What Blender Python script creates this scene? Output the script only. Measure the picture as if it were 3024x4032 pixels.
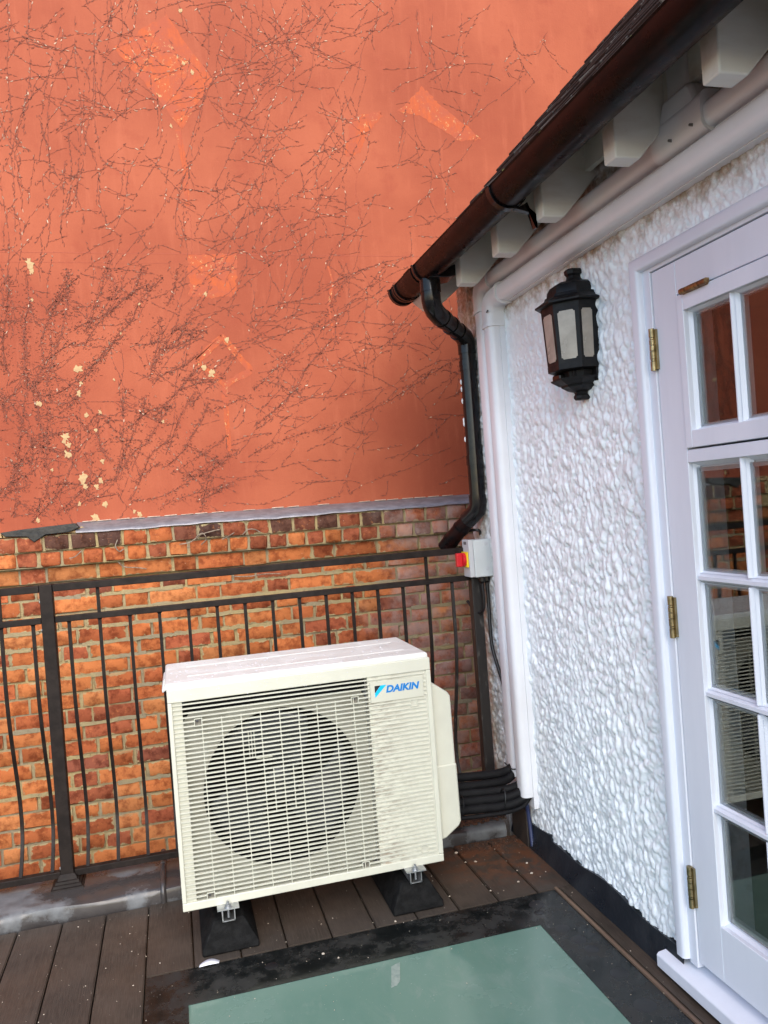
import bpy, bmesh, math, random
import numpy as np
from mathutils import Vector, Matrix

for o in list(bpy.data.objects):
    bpy.data.objects.remove(o, do_unlink=True)
scene = bpy.context.scene
COL = scene.collection
rad = math.radians

# ------------------------------------------------------------------ camera
YAW, PITCH, ROLL, FPX = rad(15.10248), rad(-0.49119), rad(-4.21813), 3135.25
CAM_Z = 1.37
def camera_axes():
    fwd = Vector((math.sin(YAW)*math.cos(PITCH), math.cos(YAW)*math.cos(PITCH), math.sin(PITCH)))
    right = Vector((math.cos(YAW), -math.sin(YAW), 0))
    up = right.cross(fwd)
    r2 = math.cos(ROLL)*right + math.sin(ROLL)*up
    u2 = -math.sin(ROLL)*right + math.cos(ROLL)*up
    return r2, u2, fwd
cam_data = bpy.data.cameras.new('camera')
cam = bpy.data.objects.new('camera', cam_data)
COL.objects.link(cam)
r2, u2, fw = camera_axes()
m = Matrix((r2, u2, -fw)).transposed().to_4x4()
m.translation = Vector((0, 0, CAM_Z))
cam.matrix_world = m
cam_data.sensor_fit = 'HORIZONTAL'
cam_data.sensor_width = 36
cam_data.lens = FPX/3024*36
cam_data.clip_start = 0.02
cam_data.clip_end = 500
scene.camera = cam

# ------------------------------------------------------------------ light
SUN_DIR = Vector((-0.02, -0.86, 0.70)).normalized()      # towards the bright part of the sky
w = bpy.data.worlds.new('World')
scene.world = w
w.use_nodes = True
nt = w.node_tree
nt.nodes.clear()
sky = nt.nodes.new('ShaderNodeTexSky')
sky.sky_type = 'NISHITA'
sky.sun_disc = False
sky.sun_elevation = math.asin(SUN_DIR.z)
sky.sun_rotation = math.atan2(SUN_DIR.x, SUN_DIR.y)
sky.air_density = 1.0
sky.dust_density = 1.0
sky.ozone_density = 1.0
bg = nt.nodes.new('ShaderNodeBackground')
bg.inputs['Strength'].default_value = 0.135
wo = nt.nodes.new('ShaderNodeOutputWorld')
nt.links.new(sky.outputs[0], bg.inputs[0])
nt.links.new(bg.outputs[0], wo.inputs[0])
sun_data = bpy.data.lights.new('sun', 'SUN')
sun_data.energy = 1.5
sun_data.angle = rad(58)
sun_data.color = (1.0, 0.94, 0.85)
sun = bpy.data.objects.new('sun', sun_data)
COL.objects.link(sun)
sun.rotation_euler = SUN_DIR.to_track_quat('Z', 'Y').to_euler()
sun.location = (3, -6, 9)

scene.render.engine = 'CYCLES'
scene.view_settings.view_transform = 'Standard'
scene.view_settings.look = 'None'
scene.view_settings.gamma = 1
scene.view_settings.exposure = 1.45
scene.cycles.max_bounces = 8
scene.cycles.transmission_bounces = 6

# ------------------------------------------------------------------ helpers
WL = {}
def wl(o):
    return WL.get(o.name, Vector((0, 0, 0))) if o else Vector((0, 0, 0))

def link(o, parent, wloc):
    COL.objects.link(o)
    WL[o.name] = Vector(wloc)
    if parent is not None:
        o.parent = parent
        o.location = Vector(wloc) - wl(parent)
    else:
        o.location = Vector(wloc)
    return o

def tag(o, label=None, cat=None, group=None, kind=None):
    if label: o['label'] = label
    if cat: o['category'] = cat
    if group: o['group'] = group
    if kind: o['kind'] = kind
    return o

def thing(name, label, cat, loc=(0, 0, 0), group=None):
    o = bpy.data.objects.new(name, None)
    o.empty_display_size = 0.05
    link(o, None, loc)
    return tag(o, label, cat, group)

class MB:
    def __init__(s):
        s.v = []; s.f = []
    def add(s, verts, faces):
        n = len(s.v)
        s.v += [tuple(p) for p in verts]
        s.f += [tuple(i+n for i in f) for f in faces]
        return s
    def box(s, x0, x1, y0, y1, z0, z1):
        return s.add([(x0,y0,z0),(x1,y0,z0),(x1,y1,z0),(x0,y1,z0),(x0,y0,z1),(x1,y0,z1),(x1,y1,z1),(x0,y1,z1)],
                     [(0,3,2,1),(4,5,6,7),(0,1,5,4),(1,2,6,5),(2,3,7,6),(3,0,4,7)])
    def prism(s, poly, axis, a, b):
        n = len(poly)
        def P(p, t):
            if axis == 'x': return (t, p[0], p[1])
            if axis == 'y': return (p[0], t, p[1])
            return (p[0], p[1], t)
        vs = [P(p, a) for p in poly] + [P(p, b) for p in poly]
        fs = [(i, (i+1) % n, n+(i+1) % n, n+i) for i in range(n)]
        fs += [tuple(range(n))[::-1], tuple(range(n, 2*n))]
        return s.add(vs, fs)
    def tube(s, path, r, seg=10, cap=True):
        path = [Vector(p) for p in path]
        n = len(path)
        rs = r if isinstance(r, (list, tuple)) else [r]*n
        t0 = (path[1]-path[0]).normalized()
        ref = Vector((0, 0, 1)) if abs(t0.z) < 0.9 else Vector((1, 0, 0))
        nrm = t0.cross(ref).normalized()
        vs = []
        for i in range(n):
            if i == 0: t = path[1]-path[0]
            elif i == n-1: t = path[-1]-path[-2]
            else: t = (path[i+1]-path[i]).normalized() + (path[i]-path[i-1]).normalized()
            t.normalize()
            nrm = (nrm - t*nrm.dot(t)).normalized()
            bn = t.cross(nrm)
            for k in range(seg):
                a = 2*math.pi*k/seg
                vs.append(path[i] + (nrm*math.cos(a) + bn*math.sin(a))*rs[i])
        fs = []
        for i in range(n-1):
            for k in range(seg):
                k2 = (k+1) % seg
                fs.append((i*seg+k, i*seg+k2, (i+1)*seg+k2, (i+1)*seg+k))
        if cap:
            fs.append(tuple(range(seg))[::-1])
            fs.append(tuple((n-1)*seg+k for k in range(seg)))
        return s.add(vs, fs)
    def lathe(s, prof, c, seg=24, a0=0.0, a1=2*math.pi, axis='z'):
        """prof: list of (r, h) about an axis through c"""
        full = abs(a1-a0-2*math.pi) < 1e-6
        m = seg if full else seg+1
        vs = []
        for r, h in prof:
            for k in range(m):
                a = a0+(a1-a0)*k/seg
                if axis == 'z': vs.append((c[0]+r*math.cos(a), c[1]+r*math.sin(a), c[2]+h))
                elif axis == 'y': vs.append((c[0]+r*math.cos(a), c[1]+h, c[2]+r*math.sin(a)))
                else: vs.append((c[0]+h, c[1]+r*math.cos(a), c[2]+r*math.sin(a)))
        fs = []
        for i in range(len(prof)-1):
            for k in range(seg):
                k2 = (k+1) % m
                fs.append((i*m+k, i*m+k2, (i+1)*m+k2, (i+1)*m+k))
        if full:
            fs.append(tuple(range(m))[::-1])
            fs.append(tuple((len(prof)-1)*m+k for k in range(m)))
        return s.add(vs, fs)
    def mesh(s, name, org):
        me = bpy.data.meshes.new(name)
        ox, oy, oz = org
        me.from_pydata([(x-ox, y-oy, z-oz) for x, y, z in s.v], [], s.f)
        bm = bmesh.new(); bm.from_mesh(me)
        bmesh.ops.recalc_face_normals(bm, faces=bm.faces)
        bm.to_mesh(me); bm.free()
        return me
    def build(s, name, mat, parent=None, smooth=False, bevel=0, seg=2, loc=None, angle=38):
        xs = np.array(s.v)
        org = Vector(loc) if loc else Vector((xs.min(0)+xs.max(0))/2)
        me = s.mesh(name, org)
        me.materials.append(M(mat))
        if smooth or bevel:
            me.polygons.foreach_set('use_smooth', [True]*len(me.polygons))
            me.set_sharp_from_angle(angle=rad(angle))
        o = bpy.data.objects.new(name, me)
        link(o, parent, org)
        if bevel:
            b = o.modifiers.new('bevel', 'BEVEL')
            b.width = bevel; b.segments = seg; b.limit_method = 'ANGLE'; b.angle_limit = rad(35)
            b.harden_normals = True
        return o

def box(name, mat, parent, x0, x1, y0, y1, z0, z1, bevel=0.0, **k):
    return MB().box(x0, x1, y0, y1, z0, z1).build(name, mat, parent, bevel=bevel, **k)

def copy_obj(src, parent, wloc):
    c = src.copy()
    link(c, parent, wloc)
    return c

def cr(pts, n=6):
    """Catmull-Rom through points"""
    P = [Vector(p) for p in pts]
    P = [P[0]*2-P[1]] + P + [P[-1]*2-P[-2]]
    out = []
    for i in range(1, len(P)-2):
        for k in range(n):
            t = k/n
            a, b, c, d = P[i-1], P[i], P[i+1], P[i+2]
            out.append(0.5*((2*b)+(c-a)*t+(2*a-5*b+4*c-d)*t*t+(3*b-a-3*c+d)*t*t*t))
    out.append(P[-2])
    return out

# ------------------------------------------------------------------ materials
MATS = {}
def M(name):
    return MATS[name]

class NT:
    def __init__(s, name):
        s.m = bpy.data.materials.new(name)
        s.m.use_nodes = True
        s.t = s.m.node_tree
        s.t.nodes.clear()
        s.out = s.t.nodes.new('ShaderNodeOutputMaterial')
        MATS[name] = s.m
        s.tc = None
    def put(s, sock, v):
        if isinstance(v, bpy.types.NodeSocket): s.t.links.new(v, sock)
        elif v is not None:
            if isinstance(v, (tuple, list)) and len(v) == 3 and sock.type == 'RGBA': v = (*v, 1)
            sock.default_value = v
    def n(s, typ, ins=None, **attrs):
        nd = s.t.nodes.new(typ)
        for k, v in attrs.items(): setattr(nd, k, v)
        for k, v in (ins or {}).items(): s.put(nd.inputs[k], v)
        return nd
    def coord(s, which='Object'):
        if s.tc is None: s.tc = s.n('ShaderNodeTexCoord')
        return s.tc.outputs[which]
    def pos(s):
        return s.n('ShaderNodeNewGeometry').outputs['Position']
    def rndvec(s):
        """object coordinates shifted by a random amount per object"""
        oi = s.n('ShaderNodeObjectInfo')
        a = s.n('ShaderNodeVectorMath', {0: s.coord(), 1: s.n('ShaderNodeCombineXYZ', {0: s.math('MULTIPLY', oi.outputs['Random'], 37.0), 1: s.math('MULTIPLY', oi.outputs['Random'], 91.0), 2: s.math('MULTIPLY', oi.outputs['Random'], 53.0)}).outputs[0]}, operation='ADD')
        return a.outputs[0]
    def scale(s, vec, xyz):
        return s.n('ShaderNodeVectorMath', {0: vec, 1: xyz}, operation='MULTIPLY').outputs[0]
    def noise(s, vec, sc, det=4, rough=0.55, dist=0.0):
        return s.n('ShaderNodeTexNoise', {'Vector': vec, 'Scale': sc, 'Detail': det, 'Roughness': rough, 'Distortion': dist}).outputs[0]
    def vor(s, vec, sc, feature='F1', rnd=1.0):
        return s.n('ShaderNodeTexVoronoi', {'Vector': vec, 'Scale': sc, 'Randomness': rnd}, feature=feature).outputs[0]
    def math(s, op, a, b=None, c=None, clamp=False):
        nd = s.n('ShaderNodeMath', operation=op, use_clamp=clamp)
        for i, v in enumerate((a, b, c)):
            if v is not None: s.put(nd.inputs[i], v)
        return nd.outputs[0]
    def mr(s, v, a, b, c=0.0, d=1.0, smooth=True):
        nd = s.n('ShaderNodeMapRange', {0: v, 1: a, 2: b, 3: c, 4: d})
        nd.interpolation_type = 'SMOOTHSTEP' if smooth else 'LINEAR'
        return nd.outputs[0]
    def mix(s, f, a, b, blend='MIX'):
        nd = s.n('ShaderNodeMix', data_type='RGBA', blend_type=blend)
        s.put(nd.inputs[0], f); s.put(nd.inputs[6], a); s.put(nd.inputs[7], b)
        return nd.outputs[2]
    def ramp(s, f, stops):
        nd = s.n('ShaderNodeValToRGB', {0: f})
        e = nd.color_ramp.elements
        while len(e) < len(stops): e.new(0.5)
        for i, (p, c) in enumerate(stops):
            e[i].position = p; e[i].color = (*c, 1)
        return nd.outputs[0]
    def sep(s, vec):
        return s.n('ShaderNodeSeparateXYZ', {0: vec}).outputs
    def bump(s, h, strength=0.3, dist=0.002, normal=None):
        nd = s.n('ShaderNodeBump', {'Height': h, 'Strength': strength, 'Distance': dist})
        if normal is not None: s.put(nd.inputs['Normal'], normal)
        return nd.outputs[0]
    def principled(s, **k):
        nd = s.n('ShaderNodeBsdfPrincipled')
        for key, v in k.items():
            s.put(nd.inputs[key.replace('_', ' ')], v)
        s.t.links.new(nd.outputs[0], s.out.inputs[0])
        return nd

def simple(name, c1, c2=None, sc=8.0, lo=0.35, hi=0.65, rough=0.5, rough2=None, metal=0.0, spec=0.5, bs=0.0, bsc=60.0, bd=0.002, stretch=(1, 1, 1), coat=0.0, rnd=False):
    t = NT(name)
    v = t.rndvec() if rnd else t.coord()
    v2 = t.scale(v, stretch)
    nz = t.noise(v2, sc, 6, 0.6)
    f = t.mr(nz, lo, hi)
    col = t.mix(f, c1, c2 or c1)
    r = t.mr(t.noise(v2, sc*1.7, 4), 0.3, 0.7, rough, rough2 if rough2 is not None else rough)
    k = dict(Base_Color=col, Roughness=r, Metallic=metal, Specular_IOR_Level=spec)
    if bs:
        k['Normal'] = t.bump(t.noise(v2, bsc, 5, 0.6), bs, bd)
    if coat:
        k['Coat_Weight'] = coat; k['Coat_Roughness'] = 0.08
    t.principled(**k)

simple('white_upvc', (0.77,0.78,0.81), (0.72,0.72,0.74), sc=3, rough=0.28, rough2=0.4, bs=0.08, bsc=25, bd=0.001)
simple('white_joinery', (0.72,0.75,0.82), (0.66,0.69,0.76), sc=5, rough=0.32, rough2=0.45, bs=0.15, bsc=30, bd=0.001, stretch=(1,1,0.15))
simple('rafter_paint', (0.76,0.755,0.70), (0.60,0.56,0.48), sc=9, lo=0.42, hi=0.72, rough=0.55, bs=0.3, bsc=20, bd=0.002, stretch=(0.3,1,1), rnd=True)
simple('old_timber', (0.16,0.09,0.05), (0.07,0.045,0.03), sc=12, rough=0.8, bs=0.4, bsc=40)
simple('ac_cream', (0.575,0.57,0.475), (0.53,0.525,0.44), sc=6, rough=0.38, rough2=0.48, bs=0.05, bsc=300, bd=0.0005)
simple('ac_casing', (0.66,0.66,0.65), (0.62,0.62,0.60), sc=6, rough=0.35, rough2=0.45)
simple('ac_shroud', (0.36,0.355,0.30), (0.26,0.25,0.20), sc=9, rough=0.5)
simple('ac_dark', (0.006,0.006,0.007), (0.009,0.009,0.010), rough=0.7, spec=0.1)
simple('fan_grey', (0.040,0.042,0.047), (0.024,0.026,0.029), sc=14, rough=0.3, spec=0.5)
simple('fin_metal', (0.10,0.10,0.11), (0.05,0.05,0.055), sc=20, rough=0.5, metal=0.4)
simple('logo_blue', (0.0,0.17,0.50), rough=0.35)
simple('logo_cyan', (0.0,0.45,0.85), rough=0.35)
simple('logo_black', (0.01,0.01,0.012), rough=0.35)
simple('plate_cream', (0.53,0.525,0.435), rough=0.4)
simple('galvanised', (0.55,0.56,0.57), (0.38,0.39,0.40), sc=40, rough=0.32, rough2=0.5, metal=0.9)
simple('rubber', (0.006,0.006,0.006), (0.012,0.012,0.012), sc=40, rough=0.8, spec=0.12, bs=0.5, bsc=400, bd=0.002)
simple('foam_black', (0.006,0.006,0.007), (0.011,0.011,0.012), sc=20, rough=0.62, spec=0.15, bs=0.35, bsc=60, bd=0.003)
simple('cable_black', (0.007,0.007,0.008), rough=0.4)
simple('cable_blue', (0.02,0.03,0.09), (0.03,0.04,0.10), rough=0.4)
simple('tie_black', (0.006,0.006,0.006), rough=0.35)
simple('rail_paint', (0.012,0.009,0.008), (0.020,0.015,0.013), sc=30, rough=0.42, rough2=0.6, spec=0.14, bs=0.12, bsc=80, bd=0.001)
simple('rail_worn', (0.016,0.014,0.013), (0.10,0.09,0.08), sc=45, lo=0.55, hi=0.72, rough=0.5, bs=0.3, bsc=60, bd=0.002, stretch=(1,1,0.25))
simple('plastic_black', (0.005,0.005,0.006), (0.009,0.008,0.008), sc=12, rough=0.12, rough2=0.26, spec=0.32)
simple('lantern_black', (0.006,0.006,0.007), (0.014,0.013,0.012), sc=25, lo=0.45, hi=0.75, rough=0.42, rough2=0.6, spec=0.25, bs=0.25, bsc=120, bd=0.001)
simple('lantern_glass', (0.36,0.32,0.27), (0.28,0.25,0.21), sc=14, rough=0.16, rough2=0.28, spec=0.6, bs=0.1, bsc=30)
simple('switch_grey', (0.55,0.58,0.58), (0.50,0.53,0.53), rough=0.4)
simple('switch_lid', (0.50,0.51,0.52), rough=0.38)
simple('knob_red', (0.55,0.012,0.018), rough=0.32)
simple('plate_yellow', (0.80,0.56,0.01), rough=0.4)
simple('label_dark', (0.12,0.12,0.12), rough=0.5)
simple('brass', (0.36,0.29,0.16), (0.24,0.19,0.10), sc=50, rough=0.32, rough2=0.5, metal=1.0)
simple('brass_rusty', (0.20,0.10,0.05), (0.36,0.24,0.10), sc=60, rough=0.45, metal=0.8)
simple('dark_timber', (0.035,0.026,0.020), (0.018,0.014,0.012), sc=20, rough=0.7, bs=0.4, bsc=50)
simple('membrane', (0.012,0.015,0.020), (0.024,0.027,0.032), sc=9, rough=0.26, rough2=0.42, spec=0.3, bs=0.5, bsc=14, bd=0.006)
simple('room_dark', (0.05,0.055,0.05), (0.035,0.04,0.035), rough=0.8)
simple('room_floor', (0.16,0.13,0.10), (0.12,0.10,0.08), rough=0.5)
simple('tape', (0.30,0.35,0.31), (0.18,0.24,0.21), sc=60, rough=0.4)
simple('petal', (0.75,0.75,0.80), (0.65,0.66,0.72), sc=60, rough=0.5)
simple('twig', (0.30,0.24,0.18), (0.14,0.10,0.07), sc=60, rough=0.85, bs=0.4, bsc=150)
simple('silicone', (0.48,0.38,0.30), (0.38,0.24,0.18), sc=40, rough=0.5)
simple('bitumen', (0.008,0.008,0.007), (0.03,0.026,0.02), sc=30, rough=0.6, bs=0.6, bsc=40, bd=0.006)
simple('vine_brown', (0.15,0.042,0.024), (0.22,0.060,0.033), sc=30, rough=0.85)
simple('vine_line', (0.195,0.050,0.027), (0.255,0.066,0.036), sc=12, rough=0.85)
simple('vine_grey', (0.34,0.22,0.15), (0.26,0.13,0.09), sc=40, rough=0.85)
simple('flake_cream', (0.48,0.35,0.17), (0.42,0.26,0.13), sc=40, rough=0.85)
simple('flake_white', (0.56,0.42,0.30), (0.46,0.30,0.20), sc=40, rough=0.85)
simple('crack_dark', (0.36,0.085,0.05), rough=0.9)
simple('moss', (0.16,0.15,0.03), (0.07,0.075,0.02), sc=60, rough=0.95)
simple('soil', (0.12,0.055,0.03), (0.05,0.03,0.02), sc=40, rough=0.95, bs=0.5, bsc=120)
simple('rubble', (0.20,0.12,0.08), (0.10,0.07,0.05), sc=40, rough=0.9, bs=0.5, bsc=80)
simple('chip_white', (0.50,0.44,0.36), (0.34,0.27,0.20), sc=90, rough=0.7)
simple('ground', (0.12,0.11,0.10), (0.20,0.19,0.17), sc=0.8, rough=0.9)
simple('slate_brown', (0.030,0.019,0.014), (0.014,0.011,0.009), sc=14, rough=0.8, bs=0.5, bsc=50, bd=0.004, rnd=True)
simple('water', (0.60,0.60,0.62), rough=0.05, spec=0.8)

def mat_special():
    # painted render: terracotta, patchy, faint trowel marks
    t = NT('terracotta')
    p = t.pos()
    big = t.noise(p, 1.3, 5, 0.55)
    med = t.noise(p, 7.0, 6, 0.6)
    col = t.mix(t.mr(big, 0.32, 0.68), (0.38,0.098,0.047), (0.285,0.063,0.030))
    col = t.mix(t.mr(med, 0.52, 0.72, 0, 0.55), col, (0.29,0.060,0.030))
    col = t.mix(t.mr(t.noise(t.scale(p, (3, 3, 0.35)), 6, 6, 0.65), 0.50, 0.72, 0, 0.45), col, (0.42,0.115,0.058))
    col = t.mix(t.mr(t.noise(p, 26, 6, 0.7), 0.56, 0.74, 0, 0.35), col, (0.26,0.054,0.028))
    col = t.mix(t.mr(t.noise(p, 60, 3), 0.60, 0.80, 0, 0.35), col, (0.42,0.118,0.06))
    h = t.math('ADD', t.math('MULTIPLY', t.noise(p, 5, 3), 2.0), t.math('MULTIPLY', t.noise(p, 90, 4), 0.5))
    t.principled(Base_Color=col, Roughness=0.78, Specular_IOR_Level=0.25, Normal=t.bump(h, 0.35, 0.004))
    # brighter repair paint
    t = NT('repair_paint')
    p = t.pos()
    st = t.noise(t.scale(p, (9, 9, 2.2)), 6, 5, 0.65)
    col = t.mix(t.mr(st, 0.35, 0.65), (0.45,0.093,0.028), (0.39,0.082,0.032))
    col = t.mix(t.mr(t.noise(p, 11, 6, 0.7), 0.42, 0.60), col, (0.36,0.082,0.040))
    fl_ = t.math('MULTIPLY', t.mr(t.noise(p, 42, 6, 0.72), 0.57, 0.62), t.mr(t.noise(p, 7, 4), 0.45, 0.58))
    col = t.mix(t.math('MULTIPLY', fl_, 0.85), col, (0.56,0.33,0.14))
    t.principled(Base_Color=col, Roughness=0.75, Specular_IOR_Level=0.25, Normal=t.bump(st, 0.25, 0.003))
    # brick: obj.color gives the fired colour, mortar smeared on ragged edges
    t = NT('brick')
    v = t.rndvec()
    oi = t.n('ShaderNodeObjectInfo')
    base = oi.outputs['Color']
    alpha = oi.outputs['Alpha']
    n1 = t.noise(v, 22, 6, 0.65)
    col = t.mix(t.mr(n1, 0.42, 0.66, 0, 0.85), base, t.mix(1.0, base, (0.42,0.30,0.26), 'MULTIPLY'))
    col = t.mix(t.mr(t.noise(v, 55, 5, 0.7), 0.56, 0.75, 0, 0.6), col, t.mix(0.6, base, (0.75,0.28,0.09)))
    g = t.sep(t.coord('Generated'))
    ex = t.math('MULTIPLY', t.math('MINIMUM', g[0], t.math('SUBTRACT', 1.0, g[0])), 0.17)
    ez = t.math('MULTIPLY', t.math('MINIMUM', g[2], t.math('SUBTRACT', 1.0, g[2])), 0.066)
    ed = t.math('MINIMUM', ex, ez)
    rag = t.math('MULTIPLY', t.math('SUBTRACT', t.noise(v, 26, 5, 0.6), 0.43), 0.055)
    sm = t.mr(t.math('SUBTRACT', rag, ed), -0.0015, 0.0025)
    pp = t.sep(t.pos())
    mcol = t.mix(t.noise(t.pos(), 3.5, 4), (0.30,0.235,0.135), (0.40,0.31,0.15))
    sm = t.math('MULTIPLY', sm, t.mr(t.noise(t.pos(), 3.0, 3), 0.36, 0.56, 0.0, 1.0))
    col = t.mix(sm, col, mcol)
    # lime film at the right-hand end of the wall and pale flecks where creeper was pulled off
    film = t.math('MULTIPLY', t.mr(t.math('ADD', pp[0], t.math('MULTIPLY', t.noise(t.pos(), 4.5, 5), 0.55)), 1.18, 1.45), t.mr(t.noise(t.pos(), 9, 5, 0.65), 0.34, 0.62, 0.05, 0.62))
    col = t.mix(film, col, (0.36,0.27,0.24))
    fl = t.math('MULTIPLY', t.mr(t.noise(t.scale(t.pos(), (1, 1, 2)), 70, 5, 0.75), 0.66, 0.70), t.mr(pp[2], 0.9, 1.1))
    col = t.mix(fl, col, (0.62,0.52,0.42))
    h = t.math('ADD', t.noise(v, 40, 6, 0.65), t.math('MULTIPLY', t.noise(v, 180, 4), 0.4))
    t.principled(Base_Color=col, Roughness=0.88, Specular_IOR_Level=0.2, Normal=t.bump(h, 0.6, 0.005))
    t = NT('mortar')
    p = t.pos()
    col = t.mix(t.mr(t.noise(p, 3.2, 4), 0.35, 0.65), (0.28,0.23,0.15), (0.37,0.285,0.14))
    col = t.mix(t.mr(t.noise(p, 45, 5, 0.7), 0.45, 0.75, 0, 0.7), col, (0.20,0.165,0.11))
    t.principled(Base_Color=col, Roughness=0.95, Specular_IOR_Level=0.1, Normal=t.bump(t.noise(p, 120, 5, 0.7), 0.8, 0.006))
    # roughcast
    t = NT('roughcast')
    p = t.pos()
    s = t.sep(p)
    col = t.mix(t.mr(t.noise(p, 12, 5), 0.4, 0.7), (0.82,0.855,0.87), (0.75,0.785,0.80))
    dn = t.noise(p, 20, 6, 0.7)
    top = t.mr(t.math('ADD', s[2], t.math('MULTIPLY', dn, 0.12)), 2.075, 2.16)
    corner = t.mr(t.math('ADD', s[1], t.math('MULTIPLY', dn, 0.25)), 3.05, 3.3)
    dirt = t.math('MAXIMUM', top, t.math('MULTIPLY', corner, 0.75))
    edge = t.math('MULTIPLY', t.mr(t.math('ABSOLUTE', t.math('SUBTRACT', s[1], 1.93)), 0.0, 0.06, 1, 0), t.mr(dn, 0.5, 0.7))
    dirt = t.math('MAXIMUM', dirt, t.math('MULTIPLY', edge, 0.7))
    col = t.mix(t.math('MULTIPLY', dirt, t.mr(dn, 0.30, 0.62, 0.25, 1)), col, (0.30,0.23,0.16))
    cream = t.mr(t.noise(p, 55, 4, 0.7), 0.64, 0.72, 0, 0.5)
    col = t.mix(cream, col, (0.62,0.56,0.44))
    t.principled(Base_Color=col, Roughness=0.42, Specular_IOR_Level=0.5, Normal=t.bump(t.math('ADD', t.vor(t.scale(p, (1, 1, 0.7)), 85, 'SMOOTH_F1'), t.math('MULTIPLY', t.noise(p, 150, 5, 0.7), 0.8)), 0.28, 0.004))
    # composite deck boards, grain along Y
    t = NT('deck_board')
    v = t.rndvec()
    oi = t.n('ShaderNodeObjectInfo')
    grain = t.noise(t.scale(v, (1, 0.035, 1)), 420, 4, 0.6)
    blot = t.noise(v, 5, 6, 0.62)
    col = t.mix(t.mr(blot, 0.32, 0.68), (0.062,0.046,0.035), (0.034,0.026,0.020))
    col = t.mix(t.mr(grain, 0.35, 0.72, 0, 0.55), col, (0.098,0.076,0.059))
    col = t.mix(t.mr(oi.outputs['Random'], 0, 1, 0, 0.3), col, (0.055,0.050,0.046))
    p = t.pos(); s = t.sep(p)
    d2 = t.math('ADD', t.math('POWER', t.math('SUBTRACT', s[0], 1.22), 2.0), t.math('POWER', t.math('SUBTRACT', s[1], 3.05), 2.0))
    rust = t.math('MULTIPLY', t.mr(d2, 0.02, 0.30, 1, 0), t.mr(t.noise(p, 16, 6, 0.7), 0.40, 0.60))
    col = t.mix(t.math('MULTIPLY', rust, 0.8), col, (0.155,0.060,0.028))
    dust = t.mr(t.noise(p, 150, 3, 0.6), 0.70, 0.76, 0, 0.5)
    col = t.mix(dust, col, (0.26,0.20,0.15))
    r = t.mr(t.noise(p, 4, 5), 0.35, 0.65, 0.36, 0.62)
    t.principled(Base_Color=col, Roughness=r, Specular_IOR_Level=0.22, Normal=t.bump(grain, 0.35, 0.0015))
    # printed black border of the rooflight, dusty
    t = NT('black_frit')
    p = t.pos()
    d = t.mr(t.noise(p, 9, 7, 0.68), 0.40, 0.68)
    col = t.mix(t.math('MULTIPLY', d, 0.5), (0.006,0.007,0.007), (0.055,0.053,0.049))
    col = t.mix(t.mr(t.noise(p, 170, 3, 0.6), 0.69, 0.74, 0, 0.6), col, (0.26,0.24,0.21))
    t.principled(Base_Color=col, Roughness=t.mr(d, 0, 1, 0.12, 0.5), Specular_IOR_Level=0.3)
    t = NT('frosted_green')
    p = t.pos()
    d = t.mr(t.noise(p, 3.5, 6, 0.6), 0.35, 0.7)
    col = t.mix(t.math('MULTIPLY', d, 0.5), (0.108,0.200,0.158), (0.145,0.235,0.195))
    col = t.mix(t.mr(t.noise(t.scale(p, (1, 0.2, 1)), 14, 5, 0.7), 0.52, 0.72, 0, 0.3), col, (0.16,0.24,0.205))
    col = t.mix(t.math('MULTIPLY', t.mr(t.noise(t.scale(p, (1, 0.5, 1)), 9, 7, 0.72, 0.6), 0.50, 0.68), 0.32), col, (0.22,0.28,0.245))
    col = t.mix(t.mr(t.noise(p, 75, 4, 0.6), 0.70, 0.78, 0, 0.5), col, (0.34,0.38,0.34))
    col = t.mix(t.mr(t.noise(p, 190, 2, 0.5), 0.74, 0.77, 0, 0.6), col, (0.5,0.52,0.48))
    t.principled(Base_Color=col, Roughness=t.mr(d, 0, 1, 0.08, 0.30), Specular_IOR_Level=0.5)
    # lead sheet with damp patches
    t = NT('lead')
    p = t.pos()
    a = t.mr(t.noise(p, 4, 6, 0.62), 0.40, 0.52)
    col = t.mix(t.mr(t.noise(p, 25, 5), 0.35, 0.7), (0.12,0.125,0.13), (0.16,0.165,0.17))
    col = t.mix(t.math('MULTIPLY', a, 0.85), col, (0.042,0.034,0.031))
    t.principled(Base_Color=col, Roughness=t.mr(a, 0, 1, 0.55, 0.22), Metallic=0.15, Specular_IOR_Level=0.5, Normal=t.bump(t.noise(p, 18, 4), 0.3, 0.004))
    t = NT('lead_flash')
    p = t.pos()
    col = t.mix(t.mr(t.noise(t.scale(p, (1, 1, 4)), 14, 5, 0.7), 0.35, 0.7), (0.19,0.175,0.185), (0.28,0.265,0.275))
    t.principled(Base_Color=col, Roughness=0.35, Metallic=0.5, Normal=t.bump(t.noise(p, 30, 4), 0.4, 0.004))
    # old gutter plastic: near-black and brick-brown in random blotches
    t = NT('gutter_plastic')
    p = t.pos(); s = t.sep(p)
    lo = t.mr(t.noise(t.scale(p, (1, 0.4, 1)), 22, 6, 0.68), 0.44, 0.58)
    col = t.mix(lo, (0.014,0.005,0.0045), (0.004,0.0036,0.004))
    t.principled(Base_Color=col, Roughness=t.mr(t.noise(p, 20, 4), 0.3, 0.7, 0.24, 0.40), Specular_IOR_Level=0.12)
    # rooftop of the outdoor unit: wet film
    t = NT('ac_top')
    p = t.pos()
    wet = t.mr(t.noise(t.scale(p, (1, 1.8, 1)), 10, 4, 0.55), 0.48, 0.54)
    col = t.mix(t.mr(t.noise(p, 20, 5), 0.4, 0.7, 0, 0.5), (0.66,0.665,0.63), (0.61,0.61,0.58))
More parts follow.
